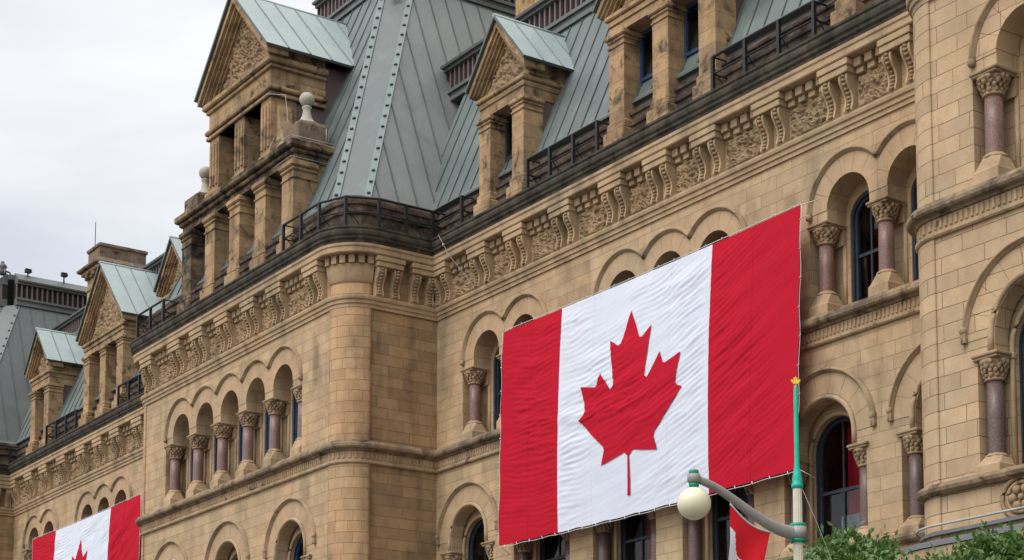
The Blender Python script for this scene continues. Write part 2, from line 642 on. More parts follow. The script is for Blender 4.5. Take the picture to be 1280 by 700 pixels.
PATH = [(-92, YP)]
IDX = {}
def add_pts(name, pts):
    a = len(PATH)
    PATH.extend(pts)
    IDX[name] = (a, len(PATH) - 1)
add_pts('far_corner', arc_corner(-76.44, 24.2, 0.8, -90, 0))
add_pts('far_in', [(-75.64, YW)])
add_pts('left_in', [(-55.74, YW)])
add_pts('pav_left_corner', arc_corner(-54.94, 24.2, 0.8, 180, 270))
add_pts('pav_right_corner', arc_corner(-42.66, 24.2, 0.8, -90, 0))
add_pts('right_in', [(-41.86, YW)])
add_pts('tower_in', [(-21.96, YW)])
add_pts('tower_corner', arc_corner(-21.16, 24.2, 0.8, 180, 270))
add_pts('tower_end', [(-9.0, YP)])
SECT = {   # facade stretches of the plan path
    'far': (0, IDX['far_in'][0]),
    'left': (IDX['far_in'][0], IDX['left_in'][0]),
    'pav': (IDX['left_in'][0], IDX['right_in'][0]),
    'right': (IDX['right_in'][0], IDX['tower_in'][0]),
    'tower': (IDX['tower_in'][0], IDX['tower_end'][0]),
}


# ---- bands that run round the whole building
P_LEDGE = [(-0.05, 16.73), (0.045, 16.73), (0.05, 16.82), (0.085, 16.835), (0.09, 16.925), (0.13, 16.945), (0.145, 17.00), (0.145, 17.05), (-0.05, 17.055)]
P_CORONA = [(-0.05, 18.12), (0.37, 18.135), (0.39, 18.16), (0.39, 18.28), (0.42, 18.31), (0.425, 18.38), (-0.05, 18.40)]
P_GUTTER = [(-0.05, 18.402), (0.40, 18.403), (0.41, 18.46), (0.455, 18.50), (0.46, 18.56), (0.50, 18.60), (0.515, 18.67), (0.50, 18.74), (0.53, 18.77), (0.53, 18.82), (0.46, 18.84), (0.30, 18.85), (-0.05, 18.87)]
P_ATTIC = [(-1.2, 18.80), (0.02, 18.86), (0.02, 19.02), (-0.03, 19.05), (-0.03, 19.30), (0.02, 19.33), (0.03, 19.40), (-0.05, 19.43), (-0.05, 19.58), (0.0, 19.61), (0.01, 19.67), (-0.12, 19.71), (-0.12, 19.80), (-0.22, 19.84), (-0.26, 19.93), (-1.2, 19.96)]
P_STRING_T = [(-0.05, 12.80), (0.07, 12.80), (0.10, 12.84), (0.20, 12.86), (0.23, 12.90), (0.23, 12.97), (0.20, 13.00), (0.16, 13.06), (0.10, 13.08), (-0.05, 13.10)]
P_STRING_B = [(-0.05, 12.46), (0.06, 12.46), (0.085, 12.49), (0.085, 12.54), (0.05, 12.56), (0.035, 12.56), (0.035, 12.798), (-0.05, 12.798)]
P_SILL = [(-0.05, 7.98), (0.08, 7.98), (0.15, 8.03), (0.17, 8.09), (0.14, 8.15), (0.04, 8.19), (-0.05, 8.20)]
for nm, (a, b) in SECT.items():
    mb = MB(); mb.sweep(PATH, a, b, P_LEDGE); mb.build('architrave_ledge', 'trim_stone', B)
    mb = MB(); mb.sweep(PATH, a, b, P_CORONA); mb.build('cornice', 'trim_stone', B)
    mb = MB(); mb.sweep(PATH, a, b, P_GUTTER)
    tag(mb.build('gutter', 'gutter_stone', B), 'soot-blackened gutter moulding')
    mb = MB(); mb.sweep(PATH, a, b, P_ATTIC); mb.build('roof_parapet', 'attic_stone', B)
    mb = MB()
    mb.sweep(PATH, a, b, P_STRING_T, 1)
    mb.sweep(PATH, a, b, P_STRING_B)
    # the row of small upright flutes under the string course
    for i in range(a, b):
        p, q = Vector(PATH[i]), Vector(PATH[i + 1])
        d = (q - p)
        ln = d.length
        if ln < 0.06 or p.x < -77.5:
            continue
        d.normalize()
        nn = Vector((d.y, -d.x))
        k = max(1, int(ln / 0.115))
        st = ln / k
        for j in range(k):
            c = p + d * (st * (j + 0.5))
            w = st * 0.30
            a0, a1 = c - d * w, c + d * w
            f0, f1 = a0 + nn * 0.06 + d * w * .35, a1 + nn * 0.06 - d * w * .35
            a0, a1 = a0 + nn * 0.03, a1 + nn * 0.03
            lo, hi = 12.585, 12.775
            mb.face([(a0.x, a0.y, lo), (f0.x, f0.y, lo + .02), (f0.x, f0.y, hi), (a0.x, a0.y, hi)])
            mb.face([(f0.x, f0.y, lo + .02), (f1.x, f1.y, lo + .02), (f1.x, f1.y, hi), (f0.x, f0.y, hi)])
            mb.face([(f1.x, f1.y, lo + .02), (a1.x, a1.y, lo), (a1.x, a1.y, hi), (f1.x, f1.y, hi)])
            mb.face([(a0.x, a0.y, lo), (a1.x, a1.y, lo), (f1.x, f1.y, lo + .02), (f0.x, f0.y, lo + .02)])
    mb.build('string_course', ['string_stone', 'ledge_grime'], B)
    mb = MB(); mb.sweep(PATH, a, b, P_SILL); mb.build('sill_course', 'ledge_grime', B)

# ---- walls
ZTOP = 18.5


def arcade_hole(cs, y):
    """one opening that holds a whole row of small arches (springing from shared columns)"""
    r, cz, sp, sill = 0.60, 15.27, 15.05, 13.085
    side = 0.28
    half = (cs[1] - cs[0]) / 2
    pl = [(cs[0] - half - side, sill), (cs[-1] + half + side, sill), (cs[-1] + half + side, sp)]
    for c in reversed(cs):
        pl.append((c + r, sp))
        pl += arc_pts(c, cz, r, 0, math.pi, 18)
        pl.append((c - r, sp))
    pl.append((cs[0] - half - side, sp))
    return pl


def big_hole(c):
    r, cz, sp, sill = 0.82, 10.47, 10.20, 8.195
    return [(c - 1.2, sill), (c + 1.2, sill), (c + 1.2, sp), (c + r, sp)] + arc_pts(c, cz, r, 0, math.pi, 22) + [(c - r, sp), (c - 1.2, sp)]


def arch_hole(c, r, cz, sill):
    return [(c - r, sill), (c + r, sill)] + arc_pts(c, cz, r, 0, math.pi, 20)


def hood(cs, r0, r1, cz, stop, yw, half=None, proud=0.085):
    mb = MB()
    for k, c in enumerate(cs):
        x0 = c - half if (half and k > 0) else -1e9
        x1 = c + half if (half and k < len(cs) - 1) else 1e9
        n = 40
        rows = []
        rm = r0 + (r1 - r0) * 0.45
        for i in range(n + 1):
            a = math.pi * i / n
            ca, sa = math.cos(a), math.sin(a)
            row = []
            for rr, pr in ((r0, 0.0), (r0 + 0.005, proud * .45), (r0 + 0.03, proud * .55), (r0 + 0.045, proud * .95), (rm, proud * 1.15), (r1 - 0.03, proud), (r1 - 0.02, proud * .6), (r1, proud * .5), (r1, 0.0)):
                x = c + rr * ca
                row.append((x, yw - pr, cz + rr * sa))
            rows.append((row, x0 <= c + rm * ca <= x1))
        seg = []
        for row, ok in rows:
            if ok:
                seg.append(row)
        mb.grid(seg, 0, True)
        mb.face(seg[0]); mb.face(seg[-1][::-1])
    # straight feet with a rounded end stop
    for x, sgn in ((cs[0] - (r0 + r1) / 2, -1), (cs[-1] + (r0 + r1) / 2, 1)):
        w = (r1 - r0) / 2
        mb.bevel_box(x - w * .92, x + w * .92, yw - proud * 1.0, yw + 0.0, stop + 0.04, cz + 0.005, 0.02)
        mb.lathe([(0.01, -0.085), (0.05, -0.07), (0.072, -0.03), (0.07, 0.02), (0.05, 0.06), (0.01, 0.075)], (x, yw - proud * .6, stop), 10)
    return mb


def arch_ring(cs, r0, r1, cz, half, yw, nv, proud=0.012):
    """wedge-shaped stones of the arch face, hairline joints between them"""
    mb = MB()
    for k, c in enumerate(cs):
        x0 = c - half if (half and k > 0) else c - 9
        x1 = c + half if (half and k < len(cs) - 1) else c + 9
        g = 0.005
        for i in range(nv):
            a0, a1 = math.pi * i / nv + g / r1, math.pi * (i + 1) / nv - g / r1
            poly = arc_pts(c, cz, r1, a0, a1, 5) + arc_pts(c, cz, r0, a1, a0, 5)
            poly = clip_x(poly, x0 + .003, x1 - .003)
            if len(poly) >= 3:
                mb.xz(poly, yw - proud, yw + 0.02)
    return mb


# column of the top-floor arcades, local frame at its axis on the sill
def column_proto(r, zb, zs0, zs1, zc, ab, granite, parent, loc, leafy=True):
    """zb base bottom, zs0..zs1 shaft, zc top of abacus, all world heights"""
    x, y = loc
    sh = MB()
    sh.lathe([(r * 1.0, zs0), (r, zs0 + .02), (r * .985, (zs0 + zs1) / 2), (r * .94, zs1)], (0, 0, 0), 20)
    col = sh.build('column', granite, parent, (x, y, 0))
    bb = MB()
    w = ab * 0.95
    h = zs0 - zb
    # sloping plinth with spurs, then two rings
    def sq(hw, z, ch):
        return [(-hw + ch, -hw, z), (hw - ch, -hw, z), (hw, -hw + ch, z), (hw, hw - ch, z), (hw - ch, hw, z), (-hw + ch, hw, z), (-hw, hw - ch, z), (-hw, -hw + ch, z)]
    hw = w / 2
    rows = [sq(hw, zb - .02, .01), sq(hw, zb + h * .40, .015), sq(hw * .93, zb + h * .46, .03), sq(r * 1.30, zb + h * .80, r * .6), sq(r * 1.16, zb + h * .88, r * .58)]
    bb.grid(rows, 0, False, True)
    bb.face(rows[0][::-1]); bb.face(rows[-1])
    bb.lathe([(r * 1.12, zb + h * .84), (r * 1.30, zb + h * .87), (r * 1.34, zb + h * .91), (r * 1.25, zb + h * .955), (r * 1.06, zb + h * .97), (r * 1.10, zb + h * .99), (r * 1.02, zb + h + .012)], (0, 0, 0), 18)
    bb.build('column_base', 'trim_stone', col, (x, y, 0))
    cp = MB()
    hc = zc - zs1
    zb2 = zs1
    cp.lathe([(r * .95, zb2 - .01), (r * 1.12, zb2), (r * 1.16, zb2 + .02), (r * 1.10, zb2 + .045), (r * 1.0, zb2 + .05), (r * 1.08, zb2 + hc * .35), (ab * .40, zb2 + hc * .62), (ab * .47, zb2 + hc * .76)], (0, 0, 0), 16)
    rnd = random.Random(3)
    for ringi, (zf, rf, n, sz) in enumerate(((.20, 1.06, 10, .046), (.36, 1.20, 12, .050), (.52, 1.36, 12, .052), (.67, 1.54, 14, .050))):
        for k in range(n):
            a = 2 * math.pi * (k + .5 * (ringi % 2)) / n
            rr = r * rf * (1 + .05 * rnd.uniform(-1, 1))
            rr = min(rr, ab * .55)
            s = sz * (ab / .56) * rnd.uniform(.85, 1.15)
            cx, cy, cz = rr * math.cos(a), rr * math.sin(a), zb2 + hc * zf
            cp.lathe([(s * .12, -s * 1.25), (s * .6, -s * .7), (s * .85, 0), (s * .75, s * .5), (s * .15, s * .8)], (cx, cy, cz), 6)
    h2 = ab / 2
    cp.bevel_box(-h2 * .92, h2 * .92, -h2 * .92, h2 * .92, zb2 + hc * .76, zb2 + hc * .86, .015)
    cp.bevel_box(-h2, h2, -h2, h2, zb2 + hc * .86, zc, .018)
    cp.build('capital', 'carved_stone' if leafy else 'trim_stone', col, (x, y, 0))
    im = MB()
    if leafy == 'upper':
        im.box(-.245, .245, .26, .36, 14.62, 14.96)
        im.bevel_box(-.27, .27, .24, .36, 14.962, 15.048, .012)
        for sx in (-1, 1):
            im.tube([(sx * .21, .33, 13.1), (sx * .21, .33, 14.625)], .045, 8)
    else:
        im.bevel_box(-.30, .30, .11, .21, 10.10, 10.197, .012)
    im.build('impost', 'trim_stone', col, (x, y, 0))
    return col


COLS = {}


def place_column(kind, x, y):
    if kind not in COLS:
        if kind == 'upper':
            COLS[kind] = column_proto(.165, 13.08, 13.60, 14.62, 15.05, .58, 'granite', B, (x, y), 'upper')
        else:
            COLS[kind] = column_proto(.15, 8.17, 8.50, 9.74, 10.20, .56, 'dark_granite', B, (x, y))
        return COLS[kind]
    return clone(COLS[kind], B, (x, y, 0))


# ---- windows
def sash_window(c, r, cz, sill, yf, frame_mat, reflection_sheet=None, rail=0.5, mull=True):
    fw = 0.065
    ow = .055 if r < .6 else .012
    mb = MB()
    outer = arch_hole(c, r + .02, cz, sill)
    inner = arch_hole(c, r - fw, cz, sill + fw * 1.2)
    wall_layer(mb, outer, [arch_hole(c, r - ow, cz, sill + ow)], yf - .05, yf + .12)
    outer = arch_hole(c, r - ow + .003, cz, sill + ow - .003)
    inner = arch_hole(c, r - fw - ow, cz, sill + ow + fw * 1.2)
    wall_layer(mb, outer, [inner], yf, yf + .09)
    fw += ow
    zr = sill + (cz + r * .6 - sill) * rail
    mb.box(c - r + fw * .6, c + r - fw * .6, yf + .015, yf + .075, zr - .035, zr + .035)
    if mull:
        mb.box(c - .02, c + .02, yf + .02, yf + .07, sill + fw, zr - .034)
        top = cz + r - fw * .8
        mb.box(c - .018, c + .018, yf + .025, yf + .065, zr + .034, top)
    w = mb.build('window', frame_mat, B)
    pm = MB()
    pl = arch_hole(c, r - fw * .6, cz, sill + fw)
    pm.face([(a, yf + .055, b) for a, b in pl])
    pm.build('pane', 'window_glass', w)
    if reflection_sheet == 'red':  # added red sheet in the room, standing in for a reflection in the pane
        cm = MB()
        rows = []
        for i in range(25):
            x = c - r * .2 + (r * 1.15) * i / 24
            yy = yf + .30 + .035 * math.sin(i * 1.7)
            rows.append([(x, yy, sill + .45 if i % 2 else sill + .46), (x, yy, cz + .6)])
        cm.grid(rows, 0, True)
        cm.build('reflection_sheet', 'reflection_red', w)
    if reflection_sheet in ('red', 'reflection_panel'):  # added white panel, standing in for the pale part of the reflection
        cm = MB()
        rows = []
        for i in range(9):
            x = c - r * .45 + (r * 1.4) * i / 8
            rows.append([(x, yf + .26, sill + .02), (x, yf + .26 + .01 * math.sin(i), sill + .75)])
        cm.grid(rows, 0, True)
        cm.build('reflection_panel', 'reflection_white', w)
    return w


def upper_windows(cs, yw, paint):
    half = (cs[1] - cs[0]) / 2
    for c in cs:
        sash_window(c, .49, 15.12, 13.18, yw + .63, paint, None, .52)
    xs = [cs[0] - half] + [c + half for c in cs]
    for x in xs:
        place_column('upper', x, yw + .20)
    mb = hood(cs, 1.03, 1.16, 15.27, 15.27 - .02, yw, half)
    mb.build('hood_mould', 'hood_stone', B)
    arch_ring(cs, .602, 1.03, 15.27, half, yw, 7).build('arch_ring', 'tower_stone' if yw == YP and cs[0] > -25 else 'wall_arch', B)


def lower_windows(cs, yw, paint, reflection_sheets):
    for k, c in enumerate(cs):
        sash_window(c, .70, 10.30, 8.25, yw + .52, paint, reflection_sheets.get(k), .50)
        for s in (-1, 1):
            place_column('lower', c + s * 1.0, yw + .19)
        mb = MB()
        # roll mouldings round the opening
        pts = [(c + .885 * math.cos(math.pi * i / 24), yw - .012, 10.47 + .885 * math.sin(math.pi * i / 24)) for i in range(25)]
        mb.tube([(c + .885, yw - .012, 10.21)] + pts + [(c - .885, yw - .012, 10.21)], .055, 8)
        pts = [(c + .765 * math.cos(math.pi * i / 24), yw + .36, 10.30 + .765 * math.sin(math.pi * i / 24)) for i in range(25)]
        mb.tube([(c + .765, yw + .36, 8.2)] + pts + [(c - .765, yw + .36, 8.2)], .05, 8)
        mb.build('arch_moulding', 'trim_stone', B)
        hood([c], 1.38, 1.50, 10.47, 10.68, yw, None, .095).build('hood_mould', 'hood_stone', B)
        arch_ring([c], .95, 1.38, 10.47, None, yw, 9).build('arch_ring', 'tower_stone' if yw == YP and c > -25 else 'wall_arch', B)


stone('wall_arch', (0.40, 0.28, 0.17), (0.46, 0.33, 0.21), dirt_amt=0.5, bricks=False)


def facade(x0, x1, yw, arcades, bigs, mat, paint_u, paint_l, reflection_sheets, far=False):
    holes = [arcade_hole(a, yw) for a in arcades] + [big_hole(c) for c in bigs]
    mb = MB()
    outer = [(x0, -0.2), (x1, -0.2), (x1, ZTOP), (x0, ZTOP)]
    wall_layer(mb, outer, holes, yw, yw + .34)
    w = mb.build('facade_wall', mat, B)
    for b, d, y0, y1, hs in ((12.5, 16.4, yw + .55, yw + 1.0, [arch_hole(c, .50, 15.13, 13.16) for a in arcades for c in a]),
                             (7.6, 11.6, yw + .40, yw + .8, [arch_hole(c, .72, 10.30, 8.22) for c in bigs])):
        # the inner order: deeper piers behind the columns, with soffit and floor between the two layers
        mb = MB()
        a, c = x0 + .02, x1 - .02
        wall_layer(mb, [(a, b), (c, b), (c, d), (a, d)], hs, y0, y1)
        mb.face([(a, yw + .335, b), (c, yw + .335, b), (c, y0 + .01, b), (a, y0 + .01, b)])
        mb.face([(a, yw + .335, d), (c, yw + .335, d), (c, y0 + .01, d), (a, y0 + .01, d)])
        if b > 12:
            for ar in arcades:
                for q in ar:
                    rows = [[(p[0], yw + .335, p[1]), (p[0], yw + .552, p[1])] for p in [(q + .6, 15.05)] + arc_pts(q, 15.27, .6, 0, math.pi, 18) + [(q - .6, 15.05)]]
                    mb.grid(rows, 0, False)
                hx = (ar[1] - ar[0]) / 2
                mb.box(ar[0] - hx - .30, ar[-1] + hx + .30, yw + .3, yw + .56, 12.9, 13.083)
                mb.box(ar[0] - hx - .5, ar[0] - hx - .28, yw + .335, yw + .55, 12.9, 15.3)
                mb.box(ar[-1] + hx + .28, ar[-1] + hx + .5, yw + .335, yw + .55, 12.9, 15.3)
        mb.build('window_surround', mat, B)
    for a in arcades:
        upper_windows(a, yw, paint_u)
    lower_windows(bigs, yw, paint_l, reflection_sheets)
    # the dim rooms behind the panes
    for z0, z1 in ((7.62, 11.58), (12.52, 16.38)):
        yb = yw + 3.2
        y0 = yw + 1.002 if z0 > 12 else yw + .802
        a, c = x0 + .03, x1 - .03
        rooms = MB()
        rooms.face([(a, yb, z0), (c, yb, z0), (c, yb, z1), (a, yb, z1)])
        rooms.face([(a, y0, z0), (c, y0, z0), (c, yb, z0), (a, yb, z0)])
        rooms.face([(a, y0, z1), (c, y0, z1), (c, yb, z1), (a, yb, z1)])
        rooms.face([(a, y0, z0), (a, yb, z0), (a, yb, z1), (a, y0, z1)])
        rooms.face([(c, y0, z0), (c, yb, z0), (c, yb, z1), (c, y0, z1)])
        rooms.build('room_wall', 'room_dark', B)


R_ARC = [[-39.42, -37.72], [-33.57, -31.91, -30.25], [-26.10, -24.40]]
R_BIG = [-40.28, -36.94, -33.60, -30.26, -26.92, -23.58]
mir = lambda x: 2 * BX - x
L_ARC = [sorted(mir(x) for x in a) for a in R_ARC][::-1]
L_BIG = sorted(mir(x) for x in R_BIG)
P_ARC = [[-48.8 + 1.71 * k for k in (-2, -1, 0, 1, 2)]]
P_BIG = [-52.85, -48.8, -44.82]
T_ARC = [[-19.12, -17.42, -15.72], [-12.6, -10.9]]
T_BIG = [-19.10, -15.4, -11.7]
facade(-41.86, -21.96, YW, R_ARC, R_BIG, 'wall_stone', 'dark_paint', 'dark_paint', {2: 'red', 4: 'red', 0: 'reflection_panel', 5: 'red'})
facade(-75.64, -55.74, YW, L_ARC, L_BIG, 'wall_stone', 'dark_paint', 'dark_paint', {})
facade(-54.94, -42.66, YP, P_ARC, P_BIG, 'wall_stone', 'blue_paint', 'blue_paint', {2: 'reflection_panel'})
facade(-21.16, -9.0, YP, T_ARC, T_BIG, 'tower_stone', 'dark_paint', 'dark_paint', {})

# side walls and rounded corners of the pavilions
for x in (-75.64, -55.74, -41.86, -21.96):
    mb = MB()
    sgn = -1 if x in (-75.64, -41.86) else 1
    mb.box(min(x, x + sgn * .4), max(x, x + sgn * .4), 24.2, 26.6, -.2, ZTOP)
    tag(mb.build('return_wall', 'tower_stone' if x == -21.96 else 'sooty_shaded_stone', B), None if x == -21.96 else 'soot-stained side wall with shade in its colour')
for nm, (cx, cy, a0, a1) in {'f': (-76.44, 24.2, -90, 0), 'l': (-54.94, 24.2, 180, 270), 'r': (-42.66, 24.2, -90, 0), 't': (-21.16, 24.2, 180, 270)}.items():
    mb = MB()
    pts = arc_corner(cx, cy, .83, a0, a1, 14)
    mb.grid([[(x, y, -.2) for x, y in pts], [(x, y, ZTOP) for x, y in pts]], 0, True)
    inn = arc_corner(cx, cy, .6, a0, a1, 14)
    mb.face([(pts[0][0], pts[0][1], -.2), (inn[0][0], inn[0][1], -.2), (inn[0][0], inn[0][1], ZTOP), (pts[0][0], pts[0][1], ZTOP)])
    mb.face([(pts[-1][0], pts[-1][1], -.2), (inn[-1][0], inn[-1][1], -.2), (inn[-1][0], inn[-1][1], ZTOP), (pts[-1][0], pts[-1][1], ZTOP)])
    mb.build('rounded_corner', 'tower_stone' if nm == 't' else 'corner_stone', B)
mb = MB()
mb.box(-92, -76.44, YP, YP + .5, -.2, ZTOP)
mb.build('end_wall', 'wall_stone', B)
mb = MB()
mb.box(-9.4, -9.0, YP + .34, 34, -.2, ZTOP)
mb.build('end_wall', 'wall_stone', B)

# ---- carved consoles (a pair of scrolls under one block)
def console_proto():
    root = MB()
    prof = [(0.0, 17.052), (.13, 17.052), (.155, 17.09), (.15, 17.15), (.125, 17.22), (.115, 17.30), (.13, 17.40), (.17, 17.49), (.225, 17.57), (.27, 17.65), (.29, 17.73), (.285, 17.80), (.26, 17.835), (0.0, 17.835)]
    for s in (-1, 1):
        x = s * .25
        root.prism(prof, lambda a, b, x=x: (x - .115, -a, b), lambda a, b, x=x: (x + .115, -a, b))
        # raised margins
        for e in (-1, 1):
            xe = x + e * .10
            root.prism([(a + .022 if 0 < i < 13 else a, b) for i, (a, b) in enumerate(prof)], lambda a, b, xe=xe: (xe - .024, -a, b), lambda a, b, xe=xe: (xe + .024, -a, b))
    root.bevel_box(-.44, .44, -.375, .02, 17.98, 18.118, .012)
    root.bevel_box(-.41, .41, -.345, .02, 17.832, 17.978, .014)
    c = root.build('console', 'trim_stone', B, (0, 0, 0))
    for s in (-1, 1):
        bd = MB()
        for k in range(9):
            tt = k / 8
            z = 17.12 + tt * .66
            # follow the front of the scroll
            for (a0, b0), (a1, b1) in zip(prof[1:], prof[2:]):
                if b0 <= z <= b1 and b1 > b0:
                    a = a0 + (a1 - a0) * (z - b0) / (b1 - b0)
                    break
            bd.lathe([(.008, -.038), (.05, -.03), (.06, 0), (.05, .022), (.008, .03)], (s * .25, -a - .004, z), 8)
        bd.build('beading', 'carved_stone', c, (0, 0, 0))
    return c


CONS = console_proto()
_first = [True]


def place_console(x, y, rz=0):
    if _first[0]:
        _first[0] = False
        put(CONS, B, (x, y, 0))
        CONS.rotation_euler.z = rz
        return CONS
    c = clone(CONS, B, (x, y, 0))
    c.rotation_euler.z = rz
    return c


# ---- carved foliage panels between the consoles
_LEAVES = {}


def relief_leaves(seed, x0, x1, z0, z1):
    """a carver's layout: scrolling stems with lobed leaves and berries along them"""
    key = (seed, round(x0, 2), round(x1, 2), round(z0, 2), round(z1, 2))
    if key not in _LEAVES:
        r = random.Random(seed * 101)
        lv = []
        area = (x1 - x0) * (z1 - z0)
        n = int(area * 44) + 10
        for k in range(n):
            for _ in range(12):
                cx, cz = r.uniform(x0, x1), r.uniform(z0, z1)
                if all((cx - l[0]) ** 2 + (cz - l[1]) ** 2 > .078 ** 2 for l in lv):
                    break
            L_ = r.uniform(.095, .17)
            lv.append((cx, cz, r.uniform(0, 6.283), L_, L_ * r.uniform(.30, .50), r.uniform(.6, 1.0), r.choice((0, 0, 0, 1))))
        _LEAVES[key] = lv
    return _LEAVES[key]


def relief(x, z, lv, seed):
    h = 0.0
    for cx, cz, a, L_, W_, hh, berry in lv:
        dx, dz = x - cx, z - cz
        if abs(dx) > .19 or abs(dz) > .19:
            continue
        if berry:
            t_ = 1 - (dx * dx + dz * dz) / .05 ** 2
            if t_ > 0:
                h = max(h, hh * math.sqrt(t_))
            continue
        ca, sa = math.cos(a), math.sin(a)
        p, q = dx * ca + dz * sa, -dx * sa + dz * ca
        q += .9 * p * p / L_ * (1 if hh > .8 else -1)
        w = W_ * (1 + .28 * math.cos(p / L_ * 9.0))
        t_ = 1 - (p / L_) ** 2 - (q / w) ** 2
        if t_ > 0:
            h = max(h, hh * (math.sqrt(t_) ** .7 * (1 - .55 * math.exp(-(q / (.22 * W_)) ** 2))))
    st = 1 - abs(noise.noise(Vector((x * 2.6 + seed * 3.1, z * 2.6, seed * 1.7)))) * 9
    return max(h, .45 * max(0.0, st))


def panel_mesh(seed, w, z0, z1, amp, name='carved_panel', parent=None, off=(0, 0, 0), nu=72, nv=54, shape=None, mat='carved_stone'):
    mb = MB()
    rows = []
    for j in range(nv + 1):
        row = []
        for i in range(nu + 1):
            u, v = i / nu, j / nv
            if shape:
                x, z = shape(u, v)
            else:
                x, z = (u - .5) * w, z0 + (z1 - z0) * v
            row.append([x, 0, z, min(1, 14 * min(u, 1 - u), 14 * min(v, 1 - v))])
        rows.append(row)
    fl = [p for r in rows for p in r]
    lv = relief_leaves(seed, min(p[0] for p in fl), max(p[0] for p in fl), min(p[2] for p in fl), max(p[2] for p in fl))
    rows = [[(p[0], -amp * relief(p[0], p[2], lv, seed) * p[3] - .004, p[2]) for p in r] for r in rows]
    mb.grid(rows, 0, True)
    return mb.build(name, mat, parent, off)


PANELS = []


def place_panel(x, y, w, rz, k):
    k = k % 4
    while len(PANELS) <= k:
        PANELS.append(None)
    if PANELS[k] is None:
        o = panel_mesh(k + 1, 1.0, 17.08, 17.78, .11, 'carved_panel', B, (x, y, 0))
        PANELS[k] = o
    else:
        o = clone(PANELS[k], B, (x, y, 0))
    o.scale = (w, 1, 1)
    o.rotation_euler.z = rz
    return o


def frieze(xs, y, x0, x1, first=0):
    """consoles at xs, carved panels and hanging dentil blocks between"""
    for x in xs:
        place_console(x, y)
    gaps = list(zip([x0] + xs, xs + [x1]))
    for k, (a, b) in enumerate(gaps):
        l = a + (.39 if k > 0 else .02)
        r = b - (.39 if k < len(gaps) - 1 else .02)
        if r - l < .35:
            continue
        place_panel((l + r) / 2, y, (r - l) * .97, 0, k + first)
        dm = MB()
        n = max(2, int(round((r - l) / .30)))
        st = (r - l) / n
        for j in range(n):
            c = l + st * (j + .5)
            w = st * .335
            dm.bevel_box(c - w, c + w, y - .20, y + .02, 17.93, 18.118, .012)
            dm.bevel_box(c - w * .94, c + w * .94, y - .12, y + .02, 17.80, 17.928, .012)
        dm.build('dentil_strip', 'trim_stone', B)


wing_off = [-7.5, -5.79, -3.77, -1.70, 0, 1.70, 3.77, 5.79, 7.5]
frieze([-31.92 + o for o in wing_off], YW, -41.86, -21.96, 0)
frieze([mir(-31.92) + o for o in wing_off], YW, -75.64, -55.74, 1)
frieze([-48.8 + o for o in (-5.55, -3.38, -1.74, 0, 1.74, 3.38, 5.55)], YP, -54.94, -42.66, 2)
frieze([-19.6, -17.4, -15.2, -13.0, -10.8], YP, -21.16, -9.0, 0)
# consoles on the returns, and single ones in the inner corners
for x, rz in ((-41.86, math.pi / 2), (-75.64, math.pi / 2), (-55.74, -math.pi / 2), (-21.96, -math.pi / 2)):
    for y in (24.62, 25.72):
        place_console(x, y, rz)
for x in (-41.36, -75.14, -56.24, -22.46):
    place_console(x, YW, 0)
# curved dentils on the rounded corners
for cx, a0, a1 in ((-76.44, -90, 0), (-54.94, 180, 270), (-42.66, -90, 0), (-21.16, 180, 270)):
    mb = MB()
    n = 6
    for k in range(n):
        am = rad(a0 + (a1 - a0) * (k + .5) / n)
        hw = rad(90 / n) * .30
        pl = [(cx + r * math.cos(a), 24.2 + r * math.sin(a)) for r, a in ((.8, am - hw), (1.02, am - hw), (1.02, am + hw), (.8, am + hw))]
        mb.prism(pl, lambda a, b: (a, b, 17.90), lambda a, b: (a, b, 18.118))
    pts = arc_corner(cx, 24.2, .845, a0, a1, 12)
    mb.grid([[(x, y, 17.42) for x, y in pts], [(cx + (x - cx) * 1.03, 24.2 + (y - 24.2) * 1.03, 17.45) for x, y in pts], [(cx + (x - cx) * 1.10, 24.2 + (y - 24.2) * 1.10, 17.75) for x, y in pts], [(cx + (x - cx) * 1.12, 24.2 + (y - 24.2) * 1.12, 17.90) for x, y in pts]], 0, True)
    mb.build('corner_dentils', 'trim_stone', B)

# ---- tower foot: rosette, metal-topped bay
mb = MB()
for r, pr in ((.40, .05), (.29, .045)):
    pts = [(-19.44 + r * math.cos(2 * math.pi * i / 28), YP - .02, 7.66 + r * math.sin(2 * math.pi * i / 28) * .85) for i in range(29)]
    mb.tube(pts, pr * .8, 6)
for k in range(6):
    a = 2 * math.pi * k / 6
    mb.lathe([(.01, -.08), (.07, -.06), (.085, 0), (.07, .06), (.01, .08)], (-19.44 + .17 * math.cos(a), YP - .01, 7.66 + .15 * math.sin(a)), 8)
mb.lathe([(.01, -.06), (.05, -.04), (.06, 0), (.05, .04), (.01, .06)], (-19.44, YP - .03, 7.66), 8)
mb.build('rosette', 'carved_stone', B)
bay = [(-21.96, 24.2)] + arc_corner(-21.16, 24.2, .8, 180, 270) + [(-9.0, YP)]
mb = MB()
mb.sweep(bay, 0, len(bay) - 1, [(-.3, 7.37), (.10, 7.35), (.12, 7.33), (.12, 7.285), (-.3, 7.285)])
mb.sweep(bay, 0, len(bay) - 1, [(-.3, 7.28), (.42, 7.13), (.45, 7.115), (.45, 7.03), (-.3, 7.02)])
mb.build('lead_flashing', 'flashing_metal', B)
mb = MB()
mb.tube([(x, y, 7.44) for x, y in [(-21.98, 25.4)] + arc_corner(-21.16, 24.2, .98, 180, 270) + [(-9.0, YP - .18)]], .022, 8)
mb.build('edge_pipe', 'cord_grey', B)
mb = MB()
mb.sweep(bay, 0, len(bay) - 1, [(-.1, 6.2), (.20, 6.2), (.22, 6.55), (.30, 6.62), (.36, 6.80), (.40, 6.84), (.42, 7.018), (-.1, 7.018)])
mb.build('bay_cornice', 'tower_stone', B)

